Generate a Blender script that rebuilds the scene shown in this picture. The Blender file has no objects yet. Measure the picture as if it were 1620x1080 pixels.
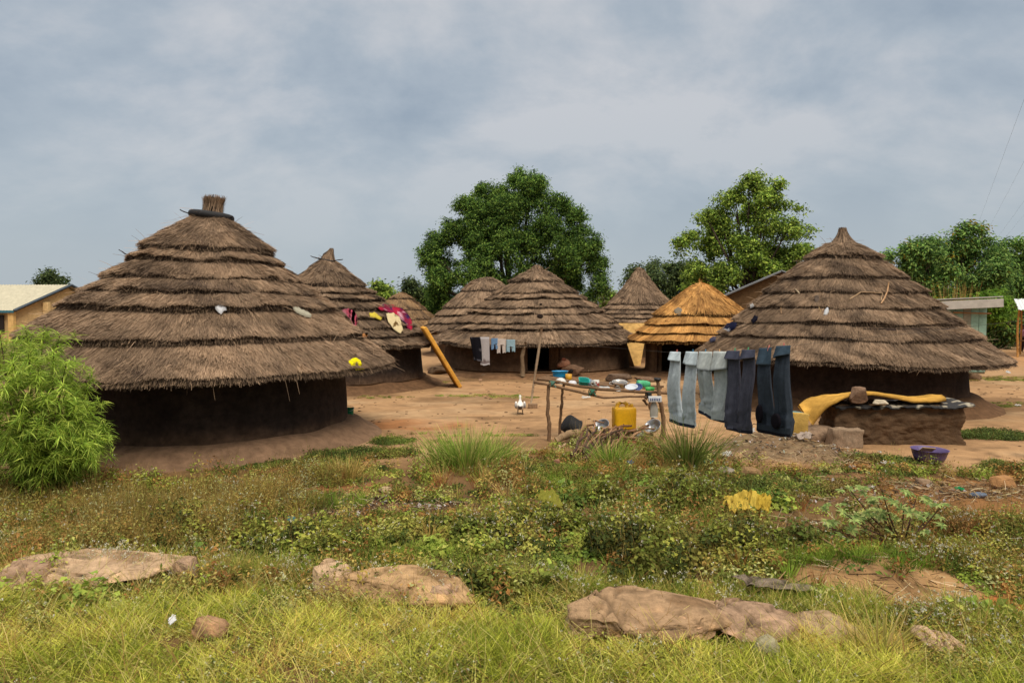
import bpy, bmesh, math, random
import numpy as np
from mathutils import Vector, Matrix, noise as mnoise
R = math.radians
sc = bpy.context.scene
COL = sc.collection
rng = np.random.default_rng(7)
random.seed(7)

# ---------------------------------------------------------------- camera
H = 2.7; F = 1125.0; TH = math.atan(55.0 / F)
cam = bpy.data.cameras.new("camera"); camo = bpy.data.objects.new("camera", cam); COL.objects.link(camo)
cam.sensor_width = 36; cam.lens = 25; cam.clip_start = 0.1; cam.clip_end = 5000
camo.location = (0, 0, H); camo.rotation_euler = (math.pi / 2 - TH, 0, 0)
cam.dof.use_dof = True; cam.dof.focus_distance = 19.0; cam.dof.aperture_fstop = 7.0
sc.camera = camo
sc.view_settings.view_transform = 'Standard'; sc.view_settings.look = 'None'
sc.view_settings.exposure = 1.0; sc.view_settings.gamma = 1.0

# ---------------------------------------------------------------- sky and sun
SUN_EL, SUN_AZ = R(52), R(150)          # azimuth clockwise from +Y: behind the camera, to the right
def build_world():
    w = bpy.data.worlds.new("World"); sc.world = w; w.use_nodes = True
    nt = w.node_tree; nt.nodes.clear(); N = nt.nodes.new; L = nt.links.new
    out = N('ShaderNodeOutputWorld'); bg = N('ShaderNodeBackground'); L(bg.outputs[0], out.inputs[0])
    bg.inputs[1].default_value = 0.1
    sky = N('ShaderNodeTexSky'); sky.sky_type = 'NISHITA'; sky.sun_disc = False
    sky.sun_elevation = SUN_EL; sky.sun_rotation = SUN_AZ; sky.dust_density = 3
    tc = N('ShaderNodeTexCoord'); sep = N('ShaderNodeSeparateXYZ'); L(tc.outputs['Generated'], sep.inputs[0])
    def M(op, a, b=None, c=None):
        m = N('ShaderNodeMath'); m.operation = op
        for i, v in enumerate((a, b, c)):
            if v is None: continue
            if isinstance(v, (int, float)): m.inputs[i].default_value = v
            else: L(v, m.inputs[i])
        return m.outputs[0]
    zz = M('MAXIMUM', sep.outputs[2], 0.0)
    den = M('ADD', zz, 0.55)
    cx = M('DIVIDE', sep.outputs[0], den); cy = M('DIVIDE', sep.outputs[1], den)
    cb = N('ShaderNodeCombineXYZ'); L(cx, cb.inputs[0]); L(cy, cb.inputs[1])
    def noise(scale, det, rough, dist, off):
        mp = N('ShaderNodeMapping'); L(cb.outputs[0], mp.inputs[0]); mp.inputs['Location'].default_value = off
        mp.inputs['Scale'].default_value = (2.1, 2.6, 1)
        n = N('ShaderNodeTexNoise'); n.inputs['Scale'].default_value = scale; n.inputs['Detail'].default_value = det
        n.inputs['Roughness'].default_value = rough; n.inputs['Distortion'].default_value = dist
        L(mp.outputs[0], n.inputs['Vector']); return n.outputs[0]
    n1 = noise(1.15, 10, 0.58, 0.15, (3.1, 1.7, 0)); n2 = noise(0.42, 5, 0.5, 0.2, (8.0, 2.0, 0))
    mixn = M('ADD', M('MULTIPLY', n1, 0.55), M('MULTIPLY', n2, 0.45))
    rp = N('ShaderNodeValToRGB'); L(mixn, rp.inputs[0]); e = rp.color_ramp.elements
    e[0].position = 0.425; e[0].color = (0.258, 0.312, 0.375, 1)
    e[1].position = 0.56; e[1].color = (0.47, 0.485, 0.51, 1)
    m_ = rp.color_ramp.elements.new(0.49); m_.color = (0.335, 0.383, 0.435, 1)
    # near the horizon the cloud texture flattens into even grey
    hz = N('ShaderNodeMapRange'); L(zz, hz.inputs[0]); hz.inputs[1].default_value = 0.03; hz.inputs[2].default_value = 0.26
    mx = N('ShaderNodeMix'); mx.data_type = 'RGBA'; L(hz.outputs[0], mx.inputs[0])
    mx.inputs[6].default_value = (0.365, 0.412, 0.448, 1); L(rp.outputs[0], mx.inputs[7])
    # an overcast sky is several times brighter overhead than at the horizon
    zb = N('ShaderNodeMapRange'); zb.interpolation_type = 'SMOOTHSTEP'; L(zz, zb.inputs[0]); zb.inputs[1].default_value = 0.42; zb.inputs[2].default_value = 0.95
    zb.inputs[3].default_value = 6.0; zb.inputs[4].default_value = 27.0
    zw = N('ShaderNodeMapRange'); L(zz, zw.inputs[0]); zw.inputs[1].default_value = 0.4; zw.inputs[2].default_value = 0.85
    mz = N('ShaderNodeMix'); mz.data_type = 'RGBA'; L(zw.outputs[0], mz.inputs[0]); L(mx.outputs[2], mz.inputs[6]); mz.inputs[7].default_value = (0.43, 0.415, 0.385, 1); mx = mz
    sc_ = N('ShaderNodeVectorMath'); sc_.operation = 'SCALE'; L(mx.outputs[2], sc_.inputs[0]); L(zb.outputs[0], sc_.inputs['Scale'])
    fin = N('ShaderNodeMix'); fin.data_type = 'RGBA'; fin.inputs[0].default_value = 0.06
    L(sc_.outputs[0], fin.inputs[6]); L(sky.outputs[0], fin.inputs[7]); L(fin.outputs[2], bg.inputs[0])
build_world()
sl = bpy.data.lights.new("sun", 'SUN'); sl.energy = 1.25; sl.angle = R(24); sl.color = (1, 0.93, 0.82)
so = bpy.data.objects.new("sun", sl); COL.objects.link(so); so.location = (0, 0, 40)
_d = Vector((math.sin(SUN_AZ) * math.cos(SUN_EL), math.cos(SUN_AZ) * math.cos(SUN_EL), math.sin(SUN_EL)))
so.rotation_euler = _d.to_track_quat('Z', 'Y').to_euler()

# ---------------------------------------------------------------- helpers
def lin(r, g, b, k=1.0):
    f = lambda c: (c / 255 / 12.92 if c <= 10 else ((c / 255 + 0.055) / 1.055) ** 2.4)
    return (f(r) * k, f(g) * k, f(b) * k)
def at(px, py, Y):
    u = (px - 810) / F; v = (540 - py) / F
    d = np.array([u, math.cos(TH) + v * math.sin(TH), -math.sin(TH) + v * math.cos(TH)])
    return np.array([0, 0, H]) + d * (Y / d[1])
def ray(px, py):
    return at(px, py, 1.0) - np.array([0, 0, H])
def gp(px, py, z=0.0):
    d = ray(px, py); return np.array([0, 0, H]) + d * ((z - H) / d[2])
def unit(v): return v / np.maximum(np.linalg.norm(v, axis=-1, keepdims=True), 1e-9)
def wob(x, seed, n=6, lo=1, hi=9, fall=0.8):
    r = np.random.default_rng(seed); o = 0
    ks = np.linspace(lo, hi, n)
    for k in ks: o = o + np.sin(np.round(k) * x + r.uniform(0, 6.28)) * (lo / k) ** fall * r.uniform(.6, 1.2)
    return o / math.sqrt(n) * 1.2
def n2d(x, y, s, seed=0, oct=3):
    """cheap vectorised value noise, about -1..1"""
    r = np.random.default_rng(1000 + seed); T = r.uniform(-1, 1, (64, 64)); o = 0; a = 1; tot = 0
    for i in range(oct):
        X = np.asarray(x) / s * 2 ** i + 17.3 * i; Y = np.asarray(y) / s * 2 ** i + 5.1 * i
        xi = np.floor(X).astype(int); yi = np.floor(Y).astype(int); fx = X - xi; fy = Y - yi
        fx = fx * fx * (3 - 2 * fx); fy = fy * fy * (3 - 2 * fy)
        g = lambda a_, b_: T[a_ % 64, b_ % 64]
        o = o + a * ((g(xi, yi) * (1 - fx) + g(xi + 1, yi) * fx) * (1 - fy) + (g(xi, yi + 1) * (1 - fx) + g(xi + 1, yi + 1) * fx) * fy)
        tot += a; a *= 0.5
    return o / tot * 1.4
ORG = {}
class MB:
    """collects shapes and links them as ONE mesh object"""
    def __init__(s): s.V = []; s.F = []; s.C = []; s.M = []; s.n = 0
    def add(s, VF, col=(0.5, 0.5, 0.5), m=0):
        V, Fs = VF; V = np.asarray(V, float).reshape(-1, 3)
        if not isinstance(Fs, list): Fs = [Fs]
        for f in Fs:
            f = np.asarray(f, int)
            if len(f): s.F.append(f + s.n); s.M.append(np.full(len(f), m))
        c = np.asarray(col, float); s.C.append(np.broadcast_to(c, (len(V), 3)) if c.ndim == 1 else c)
        s.V.append(V); s.n += len(V); return s
    def build(s, name, mat, parent=None, smooth=True):
        V = np.concatenate(s.V); C = np.concatenate(s.C)
        if parent is not None: o = ORG[parent.name]
        else: o = np.array([(V[:, 0].min() + V[:, 0].max()) / 2, (V[:, 1].min() + V[:, 1].max()) / 2, V[:, 2].min()])
        V = V - o
        me = bpy.data.meshes.new(name); me.vertices.add(len(V)); me.vertices.foreach_set('co', V.ravel())
        loops = np.concatenate([f.ravel() for f in s.F]); tot = np.concatenate([np.full(len(f), f.shape[1]) for f in s.F])
        me.loops.add(len(loops)); me.loops.foreach_set('vertex_index', loops)
        me.polygons.add(len(tot)); me.polygons.foreach_set('loop_start', np.concatenate([[0], np.cumsum(tot)[:-1]])); me.polygons.foreach_set('loop_total', tot)
        mats = mat if isinstance(mat, (list, tuple)) else [mat]
        for q in mats: me.materials.append(q)
        me.polygons.foreach_set('material_index', np.concatenate(s.M))
        me.polygons.foreach_set('use_smooth', np.full(len(tot), smooth))
        a = me.color_attributes.new('Col', 'FLOAT_COLOR', 'POINT')
        a.data.foreach_set('color', np.concatenate([C, np.ones((len(C), 1))], 1).ravel())
        me.update(calc_edges=True); me.validate()
        ob = bpy.data.objects.new(name, me); COL.objects.link(ob)
        if parent is not None: ob.parent = parent
        else: ob.location = o
        ORG[ob.name] = o
        return ob
def tag(o, label, cat, group=None, kind=None):
    o['label'] = label; o['category'] = cat
    if group: o['group'] = group
    if kind: o['kind'] = kind
    return o
def thing(name, label, cat, loc, group=None):
    o = bpy.data.objects.new(name, None); COL.objects.link(o); o.location = loc; o.empty_display_size = 0.2
    ORG[o.name] = np.array(loc, float); return tag(o, label, cat, group)
def struct(o): o['kind'] = 'structure'; return o
# shapes: each returns (verts, [faces])
def surf(P, cu=False, cv=False):
    n, m = P.shape[:2]; I = np.arange(n * m).reshape(n, m)
    A = np.concatenate([I, I[:1]], 0) if cu else I
    A = np.concatenate([A, A[:, :1]], 1) if cv else A
    return P.reshape(-1, 3), [np.stack([A[:-1, :-1], A[1:, :-1], A[1:, 1:], A[:-1, 1:]], -1).reshape(-1, 4)]
def tube(path, r, sides=8, caps=True, flat=None):
    p = np.asarray(path, float); n = len(p); r = np.broadcast_to(np.asarray(r, float), (n,))
    t = np.gradient(p, axis=0); t = unit(t)
    ref = np.array([0, 0, 1.0]) if abs(t[0, 2]) < 0.9 else np.array([1.0, 0, 0])
    a = unit(np.cross(t, ref)); b = np.cross(t, a)
    q = np.linspace(0, 2 * np.pi, sides, endpoint=False)
    P = p[:, None] + r[:, None, None] * (np.cos(q)[None, :, None] * a[:, None] + np.sin(q)[None, :, None] * b[:, None])
    V, Fs = surf(P, cv=True)
    if caps: Fs = Fs + [np.arange(sides)[None, ::-1], (np.arange(sides) + (n - 1) * sides)[None]]
    return V, Fs
def lathe(prof, seg=24, loc=(0, 0, 0), sx=1, sy=1):
    pr = np.asarray(prof, float); q = np.linspace(0, 2 * np.pi, seg, endpoint=False)
    P = np.stack([pr[:, :1] * np.cos(q) * sx, pr[:, :1] * np.sin(q) * sy, np.broadcast_to(pr[:, 1:], (len(pr), seg))], -1)
    V, Fs = surf(P, cv=True); return V + np.array(loc), Fs
def rot(VF, euler=(0, 0, 0), loc=(0, 0, 0), scale=1):
    from mathutils import Euler
    M = np.array(Euler(euler).to_matrix()); return (np.asarray(VF[0]) * scale) @ M.T + np.array(loc), VF[1]
def bmarr(bm):
    bm.verts.ensure_lookup_table(); bm.verts.index_update()
    V = np.array([v.co[:] for v in bm.verts]); d = {}
    for f in bm.faces: d.setdefault(len(f.verts), []).append([v.index for v in f.verts])
    bm.free(); return V, [np.array(x) for x in d.values()]
def box(sx, sy, sz, loc=(0, 0, 0), bev=0.01, euler=(0, 0, 0), seg=2):
    bm = bmesh.new(); bmesh.ops.create_cube(bm, size=1)
    for v in bm.verts: v.co = Vector((v.co.x * sx, v.co.y * sy, v.co.z * sz))
    if bev: bmesh.ops.bevel(bm, geom=bm.edges[:], offset=bev, segments=seg, affect='EDGES', profile=0.5)
    return rot(bmarr(bm), euler, loc)
def rock(sx, sy, sz, seed, sub=3, rough=0.16, facets=7, flat=True):
    bm = bmesh.new(); bmesh.ops.create_icosphere(bm, subdivisions=sub, radius=1)
    V, Fs = bmarr(bm); r = np.random.default_rng(seed)
    for i in range(facets):
        n = unit(r.normal(size=3)); d = r.uniform(.55, .85); h = V @ n - d; V = V - np.maximum(h, 0)[:, None] * n
    o = r.uniform(0, 50, 3)
    D = np.array([mnoise.fractal(Vector(v * 1.6 + o), 1.0, 2.0, 4) for v in V])
    D2 = np.array([mnoise.noise(Vector(v * 7 + o)) for v in V])
    V = V * (1 + rough * D[:, None] + rough * .25 * D2[:, None])
    if flat: V[:, 2] = np.where(V[:, 2] < -.55, -.55 + (V[:, 2] + .55) * .2, V[:, 2])
    return V * np.array([sx, sy, sz]), Fs
def blades(base, dirv, wid, length, bend, col0, col1=None, w1=0.25, segs=2, side=None):
    """grass blades / straws: arrays of N; returns verts, faces, colours"""
    N = len(base); dirv = unit(dirv)
    if side is None:
        side = np.cross(dirv, rng.normal(size=(N, 3)))
    side = unit(side); Vs = []; 
    for i in range(segs + 1):
        t = i / segs
        p = base + dirv * (length * t)[:, None] + bend * (t * t)
        w = (wid * (1 + (w1 - 1) * t) * 0.5)[:, None] * side
        Vs += [p - w, p + w]
    V = np.stack(Vs, 1).reshape(-1, 3); k = 2 * (segs + 1)
    b = np.arange(N)[:, None] * k
    Fq = np.concatenate([b + np.array([[2 * i, 2 * i + 1, 2 * i + 3, 2 * i + 2]]) for i in range(segs)])
    c0 = np.broadcast_to(col0, (N, 3)); c1 = c0 if col1 is None else np.broadcast_to(col1, (N, 3))
    C = np.stack([c0 + (c1 - c0) * (i // 2 / segs) for i in range(k)], 1).reshape(-1, 3)
    return V, [Fq], C
def leaves(cen, nrm, lng, wid, col, tipdir=None, fold=0.15):
    """leaf shaped quads lying across nrm"""
    N = len(cen); nrm = unit(nrm)
    d = rng.normal(size=(N, 3)) if tipdir is None else tipdir
    d = unit(d - (d * nrm).sum(1, keepdims=True) * nrm); s = np.cross(nrm, d)
    L = np.broadcast_to(lng, (N,))[:, None]; W = np.broadcast_to(wid, (N,))[:, None]
    V = np.stack([cen - d * L * .5, cen + s * W * .5 + nrm * W * fold - d * L * .05, cen + d * L * .5 - nrm * L * .12, cen - s * W * .5 + nrm * W * fold - d * L * .05], 1).reshape(-1, 3)
    return V, [np.arange(4 * N).reshape(N, 4)], np.repeat(np.broadcast_to(col, (N, 3)), 4, 0)
VEG = 1.3
def mixc(a, b, t):
    t = np.asarray(t)[:, None]; return np.asarray(a) * (1 - t) + np.asarray(b) * t
def pal(cols, n, jit=0.12, p=None):
    c = np.asarray(cols)[rng.choice(len(cols), n, p=p)]
    return np.clip(c * (1 + rng.normal(0, jit, (n, 1))) * (1 + rng.normal(0, .04, (n, 3))), .002, .95)

# ---------------------------------------------------------------- materials
def mat_attr(name, rough=0.9, transl=0.0, spec=0.2, nscale=0, namp=0.0, bump=0.0, bscale=40, sheen=0):
    m = bpy.data.materials.new(name); m.use_nodes = True; nt = m.node_tree; N = nt.nodes.new; L = nt.links.new
    b = nt.nodes['Principled BSDF']; out = nt.nodes['Material Output']
    a = N('ShaderNodeAttribute'); a.attribute_name = 'Col'; c = a.outputs['Color']
    if namp:
        tx = N('ShaderNodeTexNoise'); tx.inputs['Scale'].default_value = nscale; tx.inputs['Detail'].default_value = 6; tx.inputs['Roughness'].default_value = .65
        tco = N('ShaderNodeTexCoord'); L(tco.outputs['Object'], tx.inputs['Vector'])
        mr = N('ShaderNodeMapRange'); L(tx.outputs[0], mr.inputs[0]); mr.inputs[1].default_value = .3; mr.inputs[2].default_value = .7
        mr.inputs[3].default_value = 1 - namp; mr.inputs[4].default_value = 1 + namp
        v = N('ShaderNodeVectorMath'); v.operation = 'SCALE'; L(c, v.inputs[0]); L(mr.outputs[0], v.inputs['Scale']); c = v.outputs[0]
    L(c, b.inputs['Base Color']); b.inputs['Roughness'].default_value = rough; b.inputs['Specular IOR Level'].default_value = spec
    if bump:
        t2 = N('ShaderNodeTexNoise'); t2.inputs['Scale'].default_value = bscale; t2.inputs['Detail'].default_value = 8; t2.inputs['Roughness'].default_value = .6
        tc2 = N('ShaderNodeTexCoord'); L(tc2.outputs['Object'], t2.inputs['Vector'])
        bp = N('ShaderNodeBump'); bp.inputs['Strength'].default_value = bump; bp.inputs['Distance'].default_value = .02
        L(t2.outputs[0], bp.inputs['Height']); L(bp.outputs[0], b.inputs['Normal'])
    if transl:
        tr = N('ShaderNodeBsdfTranslucent'); L(c, tr.inputs[0]); mx = N('ShaderNodeMixShader'); mx.inputs[0].default_value = transl
        L(b.outputs[0], mx.inputs[1]); L(tr.outputs[0], mx.inputs[2]); L(mx.outputs[0], out.inputs[0])
    return m
M_straw = mat_attr('straw', .85, .12, .15)
M_leaf = mat_attr('leaf', .75, .42, .1)
M_weed = mat_attr('weed_leaf', .75, .2, .15)
M_mud = mat_attr('mud', .95, 0, .1, 5, .34, .9, 20)
M_darkmud = mat_attr('dark_mud', .9, 0, .15, 7, .45, .5, 25)
M_rock = mat_attr('rock', .95, 0, .1, 11, .36, 1.0, 42)
M_wood = mat_attr('wood', .85, 0, .15, 14, .3, .6, 45)
M_cloth = mat_attr('cloth', .95, .12, .05, 30, .1, .35, 90)
M_denim = mat_attr('denim', .95, .05, .05, 14, .16, .35, 60)
M_plastic = mat_attr('plastic', .42, .1, .4, 12, .1)
M_metal = mat_attr('aluminium', .35, 0, .6, 20, .15); M_metal.node_tree.nodes['Principled BSDF'].inputs['Metallic'].default_value = .75
M_rubber = mat_attr('rubber', .7, 0, .3, 20, .2, .3, 60)
M_foam = mat_attr('foam', .98, .05, .03, 5, .3, .7, 28)
M_paint = mat_attr('painted_board', .75, 0, .2, 6, .18, .3, 30)
M_sheet = mat_attr('metal_sheet', .6, 0, .4, 4, .15)
M_feather = mat_attr('feather', .9, .05, .1, 20, .08)
M_skin = mat_attr('skin', .6, 0, .3)

# ---------------------------------------------------------------- ground
def ell(x, y, cx, cy, rx, ry, soft=.35, seed=0, wv=.25):
    d = np.sqrt(((x - cx) / rx) ** 2 + ((y - cy) / ry) ** 2) + wv * n2d(x, y, .9, seed)
    t = np.clip((1 - d) / soft + .5, 0, 1); return t * t * (3 - 2 * t)
def pell(x, y, px, py, rx, ry, **k):
    c = gp(px, py); return ell(x, y, c[0], c[1], rx, ry, **k)
def gz(x, y):
    x = np.asarray(x, float); y = np.asarray(y, float)
    z = .035 * n2d(x, y, 2.3, 1) * np.clip((15 - y) / 4, .25, 1) + .012 * n2d(x, y, .5, 2)
    z = z + .38 * np.exp(-((x - 4.75) / 1.1) ** 2 - ((y - 13.0) / .75) ** 2)          # rubbish mound
    z = z + .22 * np.exp(-((x - 3.5) / .8) ** 2 - ((y - 6.9) / .45) ** 2)             # bare bank
    z = z + .16 / (1 + np.exp((y - 5.5 + .12 * x) / .25))                             # verge towards the road
    z = z + .10 * np.exp(-((x - .9) / 1.5) ** 2 - ((y - 8.0) / .8) ** 2)
    z = np.where(y > 40, z * 0, z)
    return z
def build_ground():
    gx = np.concatenate([-np.geomspace(1500, 15.3, 30), np.arange(-15, 17, .13), np.geomspace(17.3, 1500, 30)])
    gy = np.concatenate([[-60, -20, -6, 0, 2, 3], np.arange(3.4, 28, .12), np.geomspace(28.3, 3000, 40)])
    X, Y = np.meshgrid(gx, gy, indexing='ij'); Z = gz(X, Y)
    x, y = X.ravel(), Y.ravel()
    sand = np.array(lin(208, 163, 116, .50)); C = np.tile(sand, (len(x), 1))
    def put(mask, col, k=1.0):
        nonlocal C; C = C + (np.array(col) - C) * (np.clip(mask * k, 0, 1))[:, None]
    rust = lin(200, 130, 76, .5); dark = lin(104, 78, 56, .5); soil = lin(140, 105, 70, .5); tan = lin(186, 150, 104, .5); weed = lin(128, 98, 60, .5)
    put(np.clip(n2d(x, y, 3.0, 11) * .5 + .1, 0, 1), lin(188, 140, 96, .5), .6)
    put(np.clip(n2d(x, y, .8, 12) * .8 - .1, 0, 1), lin(160, 120, 84, .46), .7)
    put(pell(x, y, 620, 672, 1.9, .75), rust, .75)
    for (px, py, rx, ry) in ((505, 625, 2.2, 1.3), (600, 610, 2.5, 1.2), (850, 700, 1.2, .5), (740, 632, 1.8, .8), (1560, 640, 3.2, 1.6), (700, 600, 2, .9), (900, 600, 4.0, 1.2), (780, 660, 1.2, .25), (1010, 640, 1.2, .4)):
        put(pell(x, y, px, py, rx, ry, seed=int(px)), soil, .6)
    put(pell(x, y, 1600, 565, 7, 6), lin(205, 150, 100, .65), .7)
    put(np.clip(n2d(x * .6, y, .35, 17) - .25, 0, 1), lin(120, 90, 64, .45), .7); put(np.clip(n2d(x, y * 1.6, 1.6, 18) - .1, 0, 1), lin(222, 186, 142, .55), .6)
    far = np.clip((y - 45) / 10, 0, 1); put(far, lin(110, 110, 60, .5), .7)
    # the weedy strip between yard and road
    edge = 12.0 + .9 * np.exp(-((x - .5) / 2.5) ** 2) * 1.6 + .5 * n2d(x, y, 1.4, 21)
    put(np.clip((edge - y) / .8, 0, 1), weed, .85)
    put(np.clip((edge - y) / .8, 0, 1) * np.clip(n2d(x, y, 1.1, 22) + .15, 0, 1), soil, .9)
    put(pell(x, y, 450, 762, 1.0, .35), tan, .9); put(pell(x, y, 560, 775, 1.3, .25), rust, .5)
    put(pell(x, y, 610, 805, 2.0, .45), dark, .9); put(pell(x, y, 690, 790, .8, .3), dark, .7)
    put(pell(x, y, 1250, 725, 1.6, .7, seed=5), lin(142, 118, 90, .6), .9); put(pell(x, y, 1195, 697, .7, .35, seed=6), lin(52, 44, 38, .6), .8)
    put(pell(x, y, 1420, 770, 2.6, 1.0, seed=8), lin(150, 112, 72, .6), .85); put(pell(x, y, 1560, 790, 1.6, 1.3, seed=9), lin(160, 112, 66, .6), .8)
    put(pell(x, y, 1390, 940, .95, .55, seed=13), lin(190, 148, 100, .6), .9); put(pell(x, y, 1580, 890, .6, .5, seed=14), lin(205, 140, 84, .62), .8)
    put(pell(x, y, 1620, 965, .3, .25, seed=15), lin(215, 120, 60, .65), .9)
    put(np.clip(n2d(x, y, .25, 31, 2) - .35, 0, 1) * np.clip((16 - y) / 3, 0, 1), dark, .8)
    mb = MB(); V, Fs = surf(np.stack([X, Y, Z], -1)); mb.add((V, Fs), C)
    m = mat_attr('earth', .95, 0, .1, 3.4, .2, .9, 14)
    V0 = V.copy()
    ob = mb.build('ground', m); struct(ob)
build_ground()
# ---------------------------------------------------------------- thatched huts
class Hut:
    def __init__(s, px, D, prof, Rw, zp=0.25, seed=1, skew=0.0):
        """prof: (r, z) from the eave up to the top"""
        s.c = np.array([(px - 810) / F * D, D]); s.prof = np.array(prof, float); s.Rw = Rw; s.zp = zp; s.seed = seed; s.skew = skew
        r, z = s.prof.T; ds = np.hypot(np.diff(r), np.diff(z)); s.s = np.concatenate([[0], np.cumsum(ds)]); s.S = s.s[-1]
        ss = np.linspace(0, s.S, 80); rr = np.interp(ss, s.s, r); zz = np.interp(ss, s.s, z)
        k = np.ones(9) / 9; rr = np.convolve(np.pad(rr, 4, mode='reflect', reflect_type='odd'), k, 'valid'); zz = np.convolve(np.pad(zz, 4, mode='reflect', reflect_type='odd'), k, 'valid')
        s.ss, s.rr, s.zz = ss, rr, zz
        tr = np.gradient(rr, ss); tz = np.gradient(zz, ss); l = np.hypot(tr, tz); s.nr, s.nz = tz / l, -tr / l
        s.phc = math.atan2(-s.c[1], -s.c[0])          # azimuth that faces the camera
    def P(s, sv, ph, h):
        r = np.interp(sv, s.ss, s.rr); z = np.interp(sv, s.ss, s.zz); nr = np.interp(sv, s.ss, s.nr); nz = np.interp(sv, s.ss, s.nz)
        low = np.minimum(sv, 0)                        # below the eave: run on down the slope
        dr = s.rr[1] - s.rr[0]; dz = s.zz[1] - s.zz[0]; dl = math.hypot(dr, dz)
        r = r + low * dr / dl; z = z + low * dz / dl
        bul = 1 + .018 * wob(ph, s.seed, 4, 1, 4); rad = (r + nr * h) * bul
        cx = s.c[0] + s.skew * (1 - sv / s.S)
        return np.stack([cx + rad * np.cos(ph), s.c[1] + rad * np.sin(ph), z + nz * h + .05 * wob(ph, s.seed + 5, 4, 1, 5)], -1)
    def hit(s, px, py, lift=0.0):
        d = ray(px, py); o = np.array([0, 0, H]); t0 = max(2, s.c[1] - s.rr[0] - 1)
        t = np.linspace(t0, s.c[1] + s.rr[0], 3000) / d[1]; p = o + t[:, None] * d
        r = np.hypot(p[:, 0] - s.c[0] - s.skew * np.clip(1 - (p[:, 2] - s.zz[0]) / (s.zz[-1] - s.zz[0]), 0, 1), p[:, 1] - s.c[1])
        order = np.argsort(s.rr); rz = np.interp(r, s.rr[order], s.zz[order]) + lift
        ok = np.where((r < s.rr.max() + .05) & (p[:, 2] < rz))[0]
        return p[ok[0]] if len(ok) else p[np.argmin(r)]
    def wallhit(s, px, rad=None):
        d = ray(px, 560)[:2]; rad = rad or s.Rw; c = s.c
        a = d @ d; b = -2 * d @ c; cc = c @ c - rad * rad; D = b * b - 4 * a * cc
        t = (-b - math.sqrt(max(D, 0))) / (2 * a); p = d * t - c; return math.atan2(p[1], p[0])

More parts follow.
